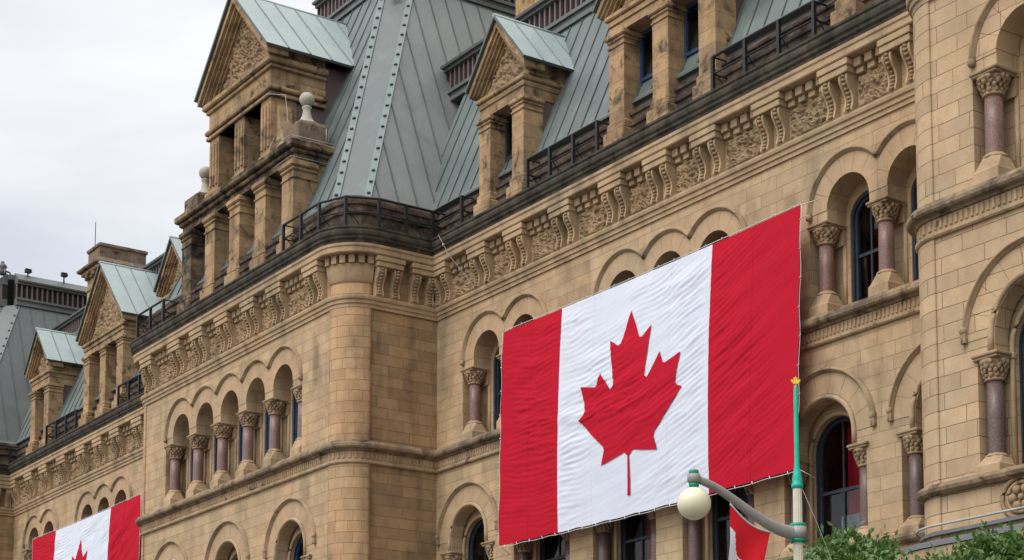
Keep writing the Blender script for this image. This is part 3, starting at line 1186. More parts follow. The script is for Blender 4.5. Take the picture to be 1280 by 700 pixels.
# ---- roofs
K = 0.42                # run per rise of the mansards
ZE = 20.33              # height at which the slopes cross their reference plan lines
ZB = 19.98              # foot of the slopes
FO = K * (ZE - ZB)      # how far the foot stands out from that line


def roof_face(quad, seam_dir_pts, spacing, name, mat, seams='seam_copper', thick=.12, w=.016, h=.032, phase=.5):
    """a sheet-copper slope; quad = bl, br, tr, tl; standing seams run straight up the slope"""
    bl, br, tr, tl = [Vector(q) for q in quad]
    nrm = (br - bl).cross(tl - bl)
    if nrm.length < 1e-6:
        nrm = (br - bl).cross(tr - bl)
    nrm.normalize()
    if nrm.z < 0:
        nrm = -nrm
    mb = MB()
    low = [q - nrm * thick for q in (bl, br, tr, tl)]
    top = [bl, br, tr, tl]
    mb.face(top)
    mb.face(low[::-1])
    for i in range(4):
        j = (i + 1) % 4
        mb.face([low[i], low[j], top[j], top[i]])
    e = (br - bl).normalized()
    up = nrm.cross(e)
    if up.z < 0:
        up = -up
    loc = [((q - bl).dot(e), (q - bl).dot(up)) for q in top]
    a0, a1 = min(l[0] for l in loc), max(l[0] for l in loc)
    n = int((a1 - a0) / spacing) + 2
    for i in range(n):
        x = a0 + spacing * (i + phase)
        ys = []
        for k in range(4):
            (xa, ya), (xb, yb) = loc[k], loc[(k + 1) % 4]
            if (xa - x) * (xb - x) < 0:
                ys.append(ya + (yb - ya) * (x - xa) / (xb - xa))
        if len(ys) >= 2 and max(ys) - min(ys) > .15:
            p0 = bl + e * x + up * (min(ys) + .02)
            p1 = bl + e * x + up * (max(ys) - .02)
            poly = [(-w, -.01), (-w * .7, h), (w * .7, h), (w, -.01)]
            mb.prism(poly, lambda a, b: p0 + e * a + nrm * b, lambda a, b: p1 + e * a + nrm * b, 1)
    # cross welts: staggered sheet joints, barely raised
    rnd = random.Random(int(abs(bl.x * 13 + bl.y * 7)))
    return mb.build(name, [mat, seams], B)


def curb_band(p0, p1, out, z0, name='roof_curb', length=None, slats=True):
    """the louvred crest along the top of a mansard, from p0 to p1 (plan), facing out (plan normal)"""
    p0, p1, out = Vector(p0), Vector(p1), Vector(out)
    d = (p1 - p0)
    ln = d.length
    d.normalize()
    mb = MB()
    def bar(o0, o1, za, zb, a=0.0, b=None, m=0):
        b = ln if b is None else b
        q = [(p0 + d * s + out * o, z) for z in (za, zb) for o in (o0, o1) for s in (a, b)]
        q = [(v.x, v.y, z) for v, z in q]
        for f in ((0, 1, 3, 2), (4, 6, 7, 5), (0, 4, 5, 1), (2, 3, 7, 6), (0, 2, 6, 4), (1, 5, 7, 3)):
            mb.face([q[k] for k in f], m)
    bar(-.3, .10, z0 - .04, z0 + .06)
    bar(-.3, .06, z0 + .06, z0 + .20)
    bar(-.3, .14, z0 + .20, z0 + .30)
    bar(-.3, -.06, z0 + .30, z0 + .98, m=2)
    bar(-.3, .12, z0 + .94, z0 + 1.03)
    if slats:
        n = int(ln / .24)
        for i in range(n + 1):
            s = i * ln / n
            bar(-.07, .03, z0 + .30, z0 + .95, max(0, s - .035), min(ln, s + .035), 1)
    # sloped cap
    q = []
    for s in (0, ln):
        for o, z in ((.22, z0 + 1.03), (.24, z0 + 1.10), (-.25, z0 + 1.50), (-.3, z0 + 1.50), (-.3, z0 + 1.03)):
            v = p0 + d * s + out * o
            q.append((v.x, v.y, z))
    mb.grid([q[:5], q[5:]])
    mb.face(q[:5]); mb.face(q[5:][::-1]); mb.face([q[0], q[4], q[9], q[5]])
    # knobs along the lower rail
    n = int(ln / 1.2)
    for i in range(n + 1):
        v = p0 + d * (i * ln / max(1, n)) + out * .15
        mb.lathe([(.008, -.03), (.028, -.02), (.034, 0), (.028, .02), (.008, .03)], (v.x - out.x * .03, v.y - out.y * .03, z0 + .25), 6)
    return mb.build(name, ['curb_metal', 'slat_metal', 'slat_gap'], B)


ZW = 24.42                         # top of the wing slopes
YE = YW + .30
# wing slopes
for x0, x1 in ((-43.6, -20.5), (mir(-20.5), mir(-43.6))):
    roof_face([(x0, YE - FO, ZB), (x1, YE - FO, ZB), (x1, YE + K * (ZW - ZE), ZW), (x0, YE + K * (ZW - ZE), ZW)], None, .56, 'wing_roof', 'roof_copper')
    yt = YE + K * (ZW - ZE)
    curb_band((x0 - 1.0, yt), (x1 + 1.0, yt), (0, -1), ZW)
    mb = MB()
    mb.box(x0 - 1, x1 + 1, yt + .28, yt + 6, ZW + 1.2, ZW + 1.4)
    mb.build('flat_roof', 'curb_metal', B)
# pale flashing along the foot of the slopes
for x0, x1 in ((-42.4, -21.0), (mir(-21.0), mir(-42.4))):
    mb = MB()
    mb.yz([(YE - FO - .08, ZB - .05), (YE - FO + .10, ZB - .05), (YE - FO + .12, ZB + .14), (YE - FO + .03, ZB + .13), (YE - FO - .09, ZB + .0)], x0, x1)
    mb.build('eave_flashing', 'hip_panel', B)


def mansard(xl, xr, yf, zt, name, matf, yb=36.0, knobs=True, spacing=.62):
    """pavilion roof with chamfered corners and riveted hip strips"""
    c = .75
    d = K * (zt - ZB)
    xl, xr, yf = xl - FO, xr + FO, yf - FO
    ct = c * .97
    bl, br = Vector((xl + c, yf, ZB)), Vector((xr - c, yf, ZB))
    tl, tr = Vector((xl + ct + d, yf + d, zt)), Vector((xr - ct - d, yf + d, zt))
    roof_face([bl, br, tr, tl], None, spacing, name, matf)
    sr0, sr1 = Vector((xr, yf + c, ZB)), Vector((xr, yb, ZB))
    tr0, tr1 = Vector((xr - d, yf + ct + d, zt)), Vector((xr - d, yb, zt))
    roof_face([sr0, sr1, tr1, tr0], None, spacing, name, 'mansard_copper' if matf != 'far_copper' else matf)
    sl0, sl1 = Vector((xl, yf + c, ZB)), Vector((xl, yb, ZB))
    tl0, tl1 = Vector((xl + d, yf + ct + d, zt)), Vector((xl + d, yb, zt))
    roof_face([sl1, sl0, tl0, tl1], None, spacing, name, 'mansard_copper' if matf != 'far_copper' else matf)
    for a, b, e, f in ((br, sr0, tr0, tr), (sl0, bl, tl, tl0)):
        mb = MB()
        mb.face([a, b, e, f])
        n = (b - a).cross(f - a).normalized()
        if n.z < 0:
            n = -n
        for p, q, r_, s_ in ((a, f, b, e), (b, e, a, f)):
            inw = (r_ - p).normalized()
            w0, w1 = .21, .19
            mb.prism([(0, 0), (1, 0), (1, .03), (0, .03)], lambda u, v: p - inw * .03 + inw * u * w0 + n * (v + .003), lambda u, v: q - inw * .03 + inw * u * w1 + n * (v + .003), 1)
            # rivets
            L_ = (q - p).length
            k = int(L_ / .47)
            for i in range(k):
                cc = p.lerp(q, (i + .5) / k) + inw * .07 + n * .035
                mb.lathe([(.058, -.01), (.055, .02), (.035, .045), (.008, .055)], cc, 8, 2)
        mb.build('hip_strip', [matf if matf == 'far_copper' else 'hip_panel', 'hip_copper' if matf != 'far_copper' else matf, 'seam_copper'], B)
    # crest
    curb_band((tl.x - .2, tl.y), (tr.x + .2, tr.y), (0, -1), zt)
    curb_band((tr0.x, tr0.y - .2), (tr1.x, tr1.y), (1, 0), zt)
    curb_band((tl1.x, tl1.y), (tl0.x, tl0.y - .2), (-1, 0), zt)
    mb = MB()
    mb.box(tl0.x + .28, tr0.x - .28, tl.y + .28, yb, zt + 1.2, zt + 1.42)
    mb.build('flat_roof', 'curb_metal', B)
    # rolled eave flashing
    mb = MB()
    pth = [(xl, yb), (xl, yf + c), (xl + c, yf), (xr - c, yf), (xr, yf + c), (xr, yb)]
    mb.sweep(pth, 0, 5, [(-.1, ZB - .06), (.07, ZB - .06), (.08, ZB - .01), (-.01, ZB + .10), (-.10, ZB + .13)])
    mb.build('eave_flashing', 'hip_panel', B)


mansard(-55.05, -42.55, 23.85, 28.75, 'pavilion_roof', 'roof_copper')
mansard(-88.0, -76.34, 23.95, 27.15, 'pavilion_roof', 'far_copper')
mansard(-21.3, -8.0, 23.85, 28.75, 'pavilion_roof', 'roof_copper')
for x0, x1 in ((-55.6, -42.0), (-89.0, -75.9), (-21.8, -9.0)):
    mb = MB()
    mb.box(x0 + .3, x1 - .3, 23.9, 33, 18.9, 19.9)
    mb.build('roof_deck', 'curb_metal', B)
mb = MB()
mb.box(-76, -21.0, 26.5, 34, 18.9, 19.95)
mb.build('roof_deck', 'curb_metal', B)


# ---- dormers
def dormer(cx, half, piers, pw, yf, zb, zcap, zent, zeave, zapex, ridge_y, eave_y, windows, paint, name='dormer', seed=5, over=.30, base=True):
    """stone dormer: piers, lintel, carved gable, copper roof running back into the mansard"""
    D = empty(name, B, (cx, yf, zb))
    depth = .62
    # piers with base and cap mouldings
    for k, px in enumerate(piers):
        x0, x1 = px - pw / 2, px + pw / 2
        mb = MB()
        mb.box(x0, x1, yf, yf + depth, zb, zcap)
        mb.bevel_box(x0 - .10, x1 + .10, yf - .14, yf + depth, zb - .1, zb + .48, .03)
        mb.bevel_box(x0 - .05, x1 + .05, yf - .07, yf + depth, zb + .48, zb + .72, .04)
        mb.bevel_box(x0 - .03, x1 + .03, yf - .03, yf + depth, zcap - .36, zcap - .31, .01)
        mb.bevel_box(x0 - .04, x1 + .04, yf - .04, yf + depth + .02, zcap - .22, zcap - .14, .02)
        mb.bevel_box(x0 - .09, x1 + .09, yf - .09, yf + depth + .02, zcap - .14, zcap, .03)
        mb.build('pier', 'dormer_stone', D)
    # lintel
    mb = MB()
    mb.box(cx - half, cx + half, yf + .02, yf + 1.5, zcap, zent - .14)
    mb.bevel_box(cx - half - .03, cx + half + .03, yf - .02, yf + 1.45, zent - .30, zent - .14, .02)
    mb.bevel_box(cx - half - .10, cx + half + .10, yf - .08, yf + 1.48, zent - .14, zent, .03)
    mb.build('lintel', 'dormer_stone', D)
    # gable
    he = half + over
    s = (zapex - zeave) / he
    mb = MB()
    zi = zapex - .10
    zlo = zi - s * (half + .02)
    poly = [(cx - half - .02, zent), (cx + half + .02, zent), (cx + half + .02, max(zent + .02, zlo)), (cx, zi), (cx - half - .02, max(zent + .02, zlo))]
    mb.xz(poly, yf + .24, yf + 1.4)
    # raking cornice, three steps
    for (d0, d1, yy) in ((.0, .13, -.16), (.13, .20, -.09), (.20, .26, -.02), (.26, .33, .07), (.33, .38, .14)):
        for sg in (-1, 1):
            pl = []
            def pt(x, d):
                return (cx + sg * x, zapex - .03 - s * x - d * math.sqrt(1 + s * s))
            xe = he
            xi0 = max(0.0, he - d0 * .2)
            pl = [pt(0, d0), pt(he - .03, d0), pt(he - .03, d1), pt(0, d1)]
            # cut below the lintel top
            pl2 = []
            for i in range(4):
                p_, q_ = pl[i], pl[(i + 1) % 4]
                lim = zent + .003 if d0 > .2 else zeave - .20
                if p_[1] >= lim:
                    pl2.append(p_)
                if (p_[1] >= lim) != (q_[1] >= lim):
                    kk = (lim - p_[1]) / (q_[1] - p_[1])
                    pl2.append((p_[0] + kk * (q_[0] - p_[0]), lim))
            if len(pl2) >= 3:
                mb.xz(pl2, yf + yy, yf + .5)
    mb.build('gable', 'dormer_stone', D)
    # carved tympanum
    ht = (zapex - .40 * math.sqrt(1 + s * s)) - zent
    wt = ht / s
    def shp(u, v):
        z = zent + .03 + (ht - .03) * v
        w = wt * (1 - v) + .02
        return (u - .5) * 2 * w, z - zb
    tp_ = panel_mesh(seed, 1, 0, 1, .13, 'carved_tympanum', D, (cx, yf + .235, zb), 64, 60, shp)
    # copper roof
    mb = MB()
    th = .07
    for sg in (-1, 1):
        e0 = Vector((cx + sg * (he + .03), yf - .24, zeave - .03 * s))
        r0 = Vector((cx, yf - .24, zapex))
        r1 = Vector((cx, ridge_y + .5, zapex))
        e1 = Vector((cx + sg * (he + .03), eave_y + .3, zeave - .03 * s))
        n = (e1 - e0).cross(r0 - e0).normalized()
        if n.z < 0:
            n = -n
        up = n * th
        top = [e0 + up, e1 + up, r1 + up, r0 + up]
        bot = [e0, e1, r1, r0]
        mb.face(top)
        for i in range(4):
            j = (i + 1) % 4
            mb.face([bot[i], bot[j], top[j], top[i]], 1)
        mb.face(bot[::-1], 1)
        k = int((eave_y - yf) / .62) + 1
        for i in range(1, k + 1):
            y = yf - .24 + i * .62
            sl = (r0 - e0)
            a = e0 + Vector((0, y - e0.y, 0)) + up
            b = a + sl
            if y > eave_y:
                a = a + sl * min(.9, (y - eave_y) / max(.1, ridge_y - eave_y))
            mb.bar(a, b, .035, 1)
    mb.tube([(cx, yf - .25, zapex + .085), (cx, ridge_y + .2, zapex + .085)], .05, 6, 0)
    mb.build('copper_roof', ['dormer_copper', 'seam_copper'], D)
    # dark metal cheeks
    for sg in (-1, 1):
        mb = MB()
        x = cx + sg * (half - .03)
        y0 = yf + depth + .02
        mb.yz([(y0, zb), (YE + .2 if yf > 25 else 24.2, zb), (eave_y + .3, zeave - .05), (y0, zeave - .05)], min(x, x - sg * .12), max(x, x - sg * .12))
        mb.build('cheek', 'cheek_metal', D)
    # windows
    for (wx, ww) in windows:
        fm, gm = MB(), MB()
        y = yf + depth - .14
        x0, x1 = wx - ww / 2, wx + ww / 2
        z0, z1 = zb + .55, zcap
        f = .09
        for (a, b, c, d) in ((x0, x0 + f, z0, z1), (x1 - f, x1, z0, z1), (x0 + f, x1 - f, z0, z0 + f), (x0 + f, x1 - f, z1 - f, z1), (x0 + f, x1 - f, (z0 + z1) / 2 - .04, (z0 + z1) / 2 + .04)):
            fm.box(a, b, y, y + .1, c, d)
        fm.box(wx - .018, wx + .018, y + .02, y + .08, z0 + f, z1 - f)
        gm.face([(x0, y + .06, z0), (x1, y + .06, z0), (x1, y + .06, z1), (x0, y + .06, z1)])
        fm.build('window_frame', paint, D)
        gm.build('window_pane', 'window_glass', D)
    rm = MB()
    a, b, y0, y1 = cx - half + .06, cx + half - .06, yf + depth + .06, yf + depth + 1.0
    rm.face([(a, y1, zb), (b, y1, zb), (b, y1, zent), (a, y1, zent)])
    rm.face([(a, y0, zb), (a, y1, zb), (a, y1, zent), (a, y0, zent)])
    rm.face([(b, y0, zb), (b, y1, zb), (b, y1, zent), (b, y0, zent)])
    rm.build('room_wall', 'room_dark', D)
    return D


def rear(z):
    return YE + K * (z - ZE)


for cx, paint, sd in ((-38.5, 'dark_paint', 11), (mir(-38.5), 'dark_paint', 12), (mir(-25.1), 'dark_paint', 13), (-25.1, 'dark_paint', 14)):
    dormer(cx, 1.02, [cx - .77, cx + .77], .52, 26.14, 18.8, 21.62, 22.18, 22.48, 24.02, rear(24.02), rear(22.48), [(cx, 1.06)], paint, 'small_dormer', sd)
for cx, sd in ((-31.9, 15), (mir(-31.9), 16)):
    dormer(cx, 1.95, [cx - 1.66, cx, cx + 1.66], .58, 26.14, 18.8, 21.75, 22.25, 22.48, 24.95, rear(24.95), rear(22.48), [(cx - .83, 1.1), (cx + .83, 1.1)], 'blue_paint', 'double_dormer', sd)

# rolled lead sills between the piers of the double dormers (they catch the light)
# ---- the tall two-storey dormer on the pavilion
PX = -48.72
YD = 23.42
PD = empty('tall_dormer', B, (PX, YD, 18.8))
for k in range(5):
    px = PX + (k - 2) * 1.70
    mb = MB()
    w = .34
    m_end = k in (0, 4)
    mb.box(px - w, px + w, YD, YD + .75, 18.8, 21.75)
    mb.bevel_box(px - w - .10, px + w + .10, YD - .12, YD + .75, 18.75, 19.45, .04)
    mb.bevel_box(px - w - .05, px + w + .05, YD - .06, YD + .75, 19.45, 19.72, .05)
    mb.bevel_box(px - w - .03, px + w + .03, YD - .03, YD + .78, 21.22, 21.28, .01)
    mb.bevel_box(px - w - .05, px + w + .05, YD - .05, YD + .78, 21.45, 21.56, .03)
    mb.bevel_box(px - w - .10, px + w + .10, YD - .10, YD + .8, 21.56, 21.75, .04)
    if m_end:
        mb.box(px - w, px + w, YD + .75, YD + 1.5, 18.8, 21.75)
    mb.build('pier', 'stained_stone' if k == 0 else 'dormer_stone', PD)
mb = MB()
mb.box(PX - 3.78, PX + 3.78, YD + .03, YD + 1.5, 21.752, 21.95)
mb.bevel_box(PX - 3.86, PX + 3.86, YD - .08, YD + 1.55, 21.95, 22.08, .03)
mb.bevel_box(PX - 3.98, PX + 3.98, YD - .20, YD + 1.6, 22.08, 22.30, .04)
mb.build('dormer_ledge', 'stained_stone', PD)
# upper storey: fluted pilasters
UP = [PX - 1.75, PX, PX + 1.75]
for px in UP:
    mb = MB()
    mb.box(px - .32, px + .32, YD + .12, YD + .95, 22.3, 24.25)
    for j in range(3):
        x = px - .2 + .2 * j
        mb.bevel_box(x - .055, x + .055, YD + .07, YD + .14, 22.72, 24.06, .02)
    mb.bevel_box(px - .38, px + .38, YD + .05, YD + .96, 22.3, 22.56, .03)
    mb.build('pilaster', 'dormer_stone', PD)
mb = MB()
mb.box(PX - 2.10, PX + 2.10, YD + .10, YD + 1.9, 24.25, 25.12)
mb.bevel_box(PX - 2.18, PX + 2.18, YD + .03, YD + 1.9, 24.25, 24.36, .02)
mb.bevel_box(PX - 2.22, PX + 2.22, YD - .01, YD + 1.92, 24.42, 24.56, .03)
mb.bevel_box(PX - 2.20, PX + 2.20, YD + .02, YD + 1.9, 25.10, 25.22, .02)
mb.bevel_box(PX - 2.30, PX + 2.30, YD - .08, YD + 1.92, 25.22, 25.42, .04)
mb.build('lintel', 'dormer_stone', PD)
ZA, ZEV, HE = 28.10, 25.62, 2.40
s_ = (ZA - ZEV) / HE
mb = MB()
mb.xz([(PX - 2.1, 25.42), (PX + 2.1, 25.42), (PX + 2.1, ZA - s_ * 2.1 - .08), (PX, ZA - .08), (PX - 2.1, ZA - s_ * 2.1 - .08)], YD + .32, YD + 1.9)
for (d0, d1, yy) in ((.0, .15, -.18), (.15, .24, -.08), (.24, .31, .02), (.31, .40, .12), (.40, .47, .20)):
    for sg in (-1, 1):
        q = math.sqrt(1 + s_ * s_)
        pl = [(PX + sg * x, ZA - .03 - s_ * x - d * q) for x, d in ((0, d0), (HE, d0), (HE, d1), (0, d1))]
        lim = 25.423 if d0 > .2 else ZEV - .2
        pl2 = []
        for i in range(4):
            p_, q_ = pl[i], pl[(i + 1) % 4]
            if p_[1] >= lim:
                pl2.append(p_)
            if (p_[1] >= lim) != (q_[1] >= lim):
                kk = (lim - p_[1]) / (q_[1] - p_[1])
                pl2.append((p_[0] + kk * (q_[0] - p_[0]), lim))
        mb.xz(pl2, YD + yy, YD + .5)
mb.build('gable', 'dormer_stone', PD)
ht = ZA - .50 * math.sqrt(1 + s_ * s_) - 25.42
def shp(u, v):
    w = ht / s_ * (1 - v) + .03
    return (u - .5) * 2 * w, 25.44 + ht * v - 18.8
panel_mesh(21, 1, 0, 1, .16, 'carved_tympanum', PD, (PX, YD + .315, 18.8), 110, 90, shp)
mb = MB()
yv = lambda z: 23.85 + K * (z - ZE)
for sg in (-1, 1):
    e0 = Vector((PX + sg * (HE + .05), YD - .26, ZEV - .05))
    r0 = Vector((PX, YD - .26, ZA + .02))
    e1 = Vector((e0.x, yv(ZEV) + .25, e0.z))
    r1 = Vector((PX, yv(ZA) + .25, r0.z))
    n = (e1 - e0).cross(r0 - e0).normalized()
    if n.z < 0:
        n = -n
    up = n * .08
    top = [e0 + up, e1 + up, r1 + up, r0 + up]
    bot = [e0, e1, r1, r0]
    mb.face(top); mb.face(bot[::-1], 1)
    for i in range(4):
        j = (i + 1) % 4
        mb.face([bot[i], bot[j], top[j], top[i]], 1)
    for i in range(1, 6):
        a = e0 + Vector((0, .72 * i, 0)) + up
        b = a + (r0 - e0)
        if a.y > e1.y:
            a = a.lerp(b, min(.9, (a.y - e1.y) / (r1.y - e1.y)))
        mb.bar(a, b, .045, 1)
mb.tube([(PX, YD - .27, ZA + .10), (PX, yv(ZA) + .1, ZA + .10)], .055, 6)
mb.build('copper_roof', ['dormer_copper', 'seam_copper'], PD)
for sg in (-1, 1):
    mb = MB()
    x = PX + sg * 2.02
    mb.yz([(YD + .97, 22.3), (yv(22.3) + .3, 22.3), (yv(25.6) + .3, 25.6), (YD + 1.9, 25.6), (YD + 1.9, 24.3), (YD + .97, 24.3)], min(x, x - sg * .12), max(x, x - sg * .12))
    mb.build('cheek', 'cheek_metal', PD)
    mb = MB()
    x = PX + sg * 3.70
    mb.yz([(YD + 1.45, 18.85), (24.2, 18.85), (yv(22.1) + .2, 22.1), (YD + 1.45, 22.1)], min(x, x - sg * .12), max(x, x - sg * .12))
    mb.build('cheek', 'cheek_metal', PD)
# dark timber boarding deep between the lower piers, frames above
slots = [(PX + (k - 2) * 1.7 + .34, PX + (k - 1) * 1.7 - .34, YD + .62, 19.4, 21.75) for k in range(4)]
slots += [(UP[k] + .32, UP[k + 1] - .32, YD + .80, 22.5, 24.25) for k in range(2)]
for a, b, y, c0, c1 in slots:
    mb, gm = MB(), MB()
    for (p, q, c, d) in ((a, a + .09, c0, c1), (b - .09, b, c0, c1), (a + .09, b - .09, c0, c0 + .1), (a + .09, b - .09, c1 - .11, c1), (a + .09, b - .09, (c0 + c1) / 2, (c0 + c1) / 2 + .08)):
        mb.box(p, q, y, y + .1, c, d)
    gm.face([(a, y + .06, c0), (b, y + .06, c0), (b, y + .06, c1), (a, y + .06, c1)])
    mb.build('window_frame', 'dark_paint', PD)
    gm.build('window_pane', 'window_glass', PD)
for (hw, z0, z1, ya, yb_) in ((3.6, 18.9, 21.74, YD + .85, YD + 1.35), (1.9, 22.3, 24.2, YD + .98, YD + 1.75)):
    rm = MB()
    rm.face([(PX - hw, yb_, z0), (PX + hw, yb_, z0), (PX + hw, yb_, z1), (PX - hw, yb_, z1)])
    for x in (PX - hw, PX + hw):
        rm.face([(x, ya, z0), (x, yb_, z0), (x, yb_, z1), (x, ya, z1)])
    rm.build('room_wall', 'room_dark', PD)
# end pedestals with ball finials, scrolled brackets beside the upper storey
for sg in (-1, 1):
    x = PX - .20 + sg * 3.40
    mb = MB()
    mb.bevel_box(x - .47, x + .47, YD + .18, YD + 1.16, 22.30, 22.98, .04)
    mb.bevel_box(x - .52, x + .52, YD + .12, YD + 1.22, 22.29, 22.42, .03)
    rows = []
    for hw, z in ((.44, 22.98), (.41, 23.02), (.37, 23.06)):
        rows.append([(x - hw, YD + .7 - hw, z), (x + hw, YD + .7 - hw, z), (x + hw, YD + .7 + hw, z), (x - hw, YD + .7 + hw, z)])
    mb.grid(rows, 0, False, True)
    mb.face(rows[-1])
    mb.build('pedestal', 'pedestal_stone', PD)
    mb = MB()
    cc = (x, YD + .7, 23.06)
    mb.lathe([(.35, 0), (.35, .05), (.29, .08), (.21, .15), (.15, .27), (.12, .40), (.115, .50), (.14, .54), (.14, .57), (.10, .60)], cc, 20)
    zc = .60 + .20
    mb.lathe([(.218 * math.sin(math.pi * i / 14) + .002, zc - .212 * math.cos(math.pi * i / 14)) for i in range(15)], cc, 20)
    mb.build('ball_finial', 'pale_stone', PD)
    # bracket: concave quarter swept up to the pilaster
    mb = MB()
    x0 = PX + sg * 2.08
    prof = [(0, 22.3), (.75, 22.3), (.75, 22.62), (.62, 22.68), (.45, 22.85), (.30, 23.15), (.20, 23.55), (.14, 23.95), (0, 23.98)]
    mb.xz([(x0 + sg * a, b) for a, b in prof], YD + .30, YD + .72)
    for (a, b, r) in ((.42, 22.62, .13), (.22, 22.85, .10), (.60, 22.46, .10), (.20, 22.50, .10)):
        mb.lathe([(r * .2, -r), (r * .8, -r * .6), (r, 0), (r * .8, r * .6), (r * .2, r)], (x0 + sg * a, YD + .29, b), 8)
    mb.build('scroll_bracket', 'carved_stone', PD)
# lightning cable looped over the pedestal and down the cheek
xr = PX + 3.36
mb = MB()
mb.tube([(xr - 1.25, YD - .05, 24.25), (xr - .55, YD + .2, 24.02), (xr - .45, YD + .25, 23.2), (xr - .66, YD + .02, 22.95), (xr - .70, YD - .24, 22.32), (xr + .66, YD - .24, 22.32), (xr + .68, YD + 1.62, 22.34)], .009, 5)
mb.tube([(xr - .60, YD - .12, 21.78), (xr + .46, YD - .12, 21.80), (xr + .48, YD + 1.6, 21.82)], .009, 5)
mb.tube([(xr + .30, YD + 1.5, 21.7), (xr + .5, YD + 1.1, 20.2), (xr + .6, YD + .8, 19.5)], .009, 5)
mb.tube([(xr + .66, YD + .9, 22.34), (xr + .66, YD + .9, 22.75)], .012, 5)
mb.build('lightning_cable', 'cord_grey', PD)

# ---- chimneys
def chimney(x0, x1, y0, y1, zb, zt, rod=False):
    mb = MB()
    mb.box(x0, x1, y0, y1, zb, zt - 1.9)
    for k, (e, z0, z1) in enumerate(((.06, zt - 1.9, zt - 1.75), (.0, zt - 1.75, zt - 1.35), (.10, zt - 1.35, zt - 1.18), (.22, zt - 1.18, zt - 1.02))):
        mb.bevel_box(x0 - e, x1 + e, y0 - e, y1 + e, z0, z1, .03)
    c = mb.build('chimney', 'chimney_stone', B)
    tp = MB()
    n = 3
    for i in range(n):
        yy = y0 + (i + .5) * (y1 - y0) / n
        tp.bevel_box(x1 + .02, x1 + .20, yy - .16, yy + .16, zt - 1.36, zt - 1.02, .02)
    for i in range(2):
        xx = x0 + (i + .5) * (x1 - x0) / 2
        tp.bevel_box(xx - .16, xx + .16, y0 - .20, y0 - .02, zt - 1.36, zt - 1.02, .02)
    tp.bevel_box(x0 - .38, x1 + .38, y0 - .38, y1 + .38, zt - 1.018, zt - .86, .04)
    rows = []
    for e, z in ((.34, zt - .86), (.05, zt - .62)):
        rows.append([(x0 - e, y0 - e, z), (x1 + e, y0 - e, z), (x1 + e, y1 + e, z), (x0 - e, y1 + e, z)])
    tp.grid(rows, 0, False, True)
    tp.box(x0 + .02, x1 - .02, y0 + .02, y1 - .02, zt - .7, zt - .12)
    tp.bevel_box(x0 - .05, x1 + .05, y0 - .05, y1 + .05, zt - .12, zt + .04, .03)
    tp.build('chimney_cap', 'pedestal_stone', c)
    if rod:
        r = MB()
        r.tube([(x0 + .2, y0 + .25, zt), (x0 + .2, y0 + .25, zt + 1.35)], .018, 5)
        r.build('lightning_rod', 'iron', c)


chimney(-76.2, -74.8, 29.5, 31.7, 22, 29.15, True)
chimney(-43.27, -41.5, 29.9, 32.6, 23, 31.2)

# ---- crest ornaments and floodlights on the far roof
mb = MB()
mb.lathe([(.10, 0), (.17, .05), (.20, .16), (.15, .28), (.22, .36), (.19, .47), (.08, .53), (.09, .62), (.02, .66)], (-79.9, 26.9, 28.6), 10)
for k in range(5):
    a = k * 1.25
    mb.tube([(-79.9 + .12 * math.cos(a), 26.9 + .12 * math.sin(a), 28.8), (-79.9 + .34 * math.cos(a), 26.9 + .34 * math.sin(a), 28.74), (-79.9 + .38 * math.cos(a), 26.9 + .38 * math.sin(a), 28.55)], .045, 6)
mb.build('crest_finial', 'curb_metal', B)
for (y, h) in ((27.9, .14), (29.6, .28)):
    mb = MB()
    x = -79.35
    mb.tube([(x, y, 28.55), (x, y, 28.65 + h)], .035, 6)
    mb.box(x - .09, x + .09, y - .13, y + .13, 28.60 + h, 28.78 + h)
    mb.lathe([(.02, -.10), (.10, -.07), (.11, .03), (.02, .08)], (x, y + .08, 28.70 + h), 8)
    mb.build('floodlight', 'iron', B)

# leafy clasp at the head of the chamfered hip
mb = MB()
for k in range(7):
    a = (k - 3) * .30
    cx_, cy_ = -46.13 + .1 - .18 * math.sin(a) * .7, 27.44 - .1 - .18 * math.sin(a) * .7
    mb.lathe([(.01, -.20), (.05, -.12), (.07, 0), (.05, .10), (.01, .16)], (cx_, cy_, 28.18 + .10 * (1 - math.cos(a * 2))), 8)
mb.build('hip_clasp', 'curb_metal', B)

# ---- iron railings on the gutter
def railing(pts, z0=18.84, z1=19.66, step=1.12, inn=(0, 1)):
    mb = MB()
    P = [Vector((p[0], p[1], 0)) for p in pts]
    tot = 0
    for z, r in ((z1, .036), (z0 + .42, .018)):
        mb.tube([(p.x, p.y, z) for p in P], r, 6, 0, False)
    # posts at every given point or stepped along straight runs
    posts = []
    for i in range(len(P) - 1):
        ln = (P[i + 1] - P[i]).length
        n = max(1, round(ln / step))
        for k in range(n):
            posts.append(P[i].lerp(P[i + 1], k / n))
    posts.append(P[-1])
    inn = Vector((inn[0], inn[1], 0))
    for q in posts:
        mb.box(q.x - .038, q.x + .038, q.y - .038, q.y + .038, z0 - .04, z1)
        b = q + inn * .50
        mb.tube([(q.x, q.y, z0 + .55), (b.x, b.y, z0 + .06)], .014, 5, 0, False)
    for q in (posts[0], posts[-1]):
        b = q + inn * .48
        for z in (z1, z0 + .42):
            mb.tube([(q.x, q.y, z), (b.x, b.y, z)], .022, 5, 0, False)
    tag(mb.build('railing', 'iron', B), 'black iron railing')


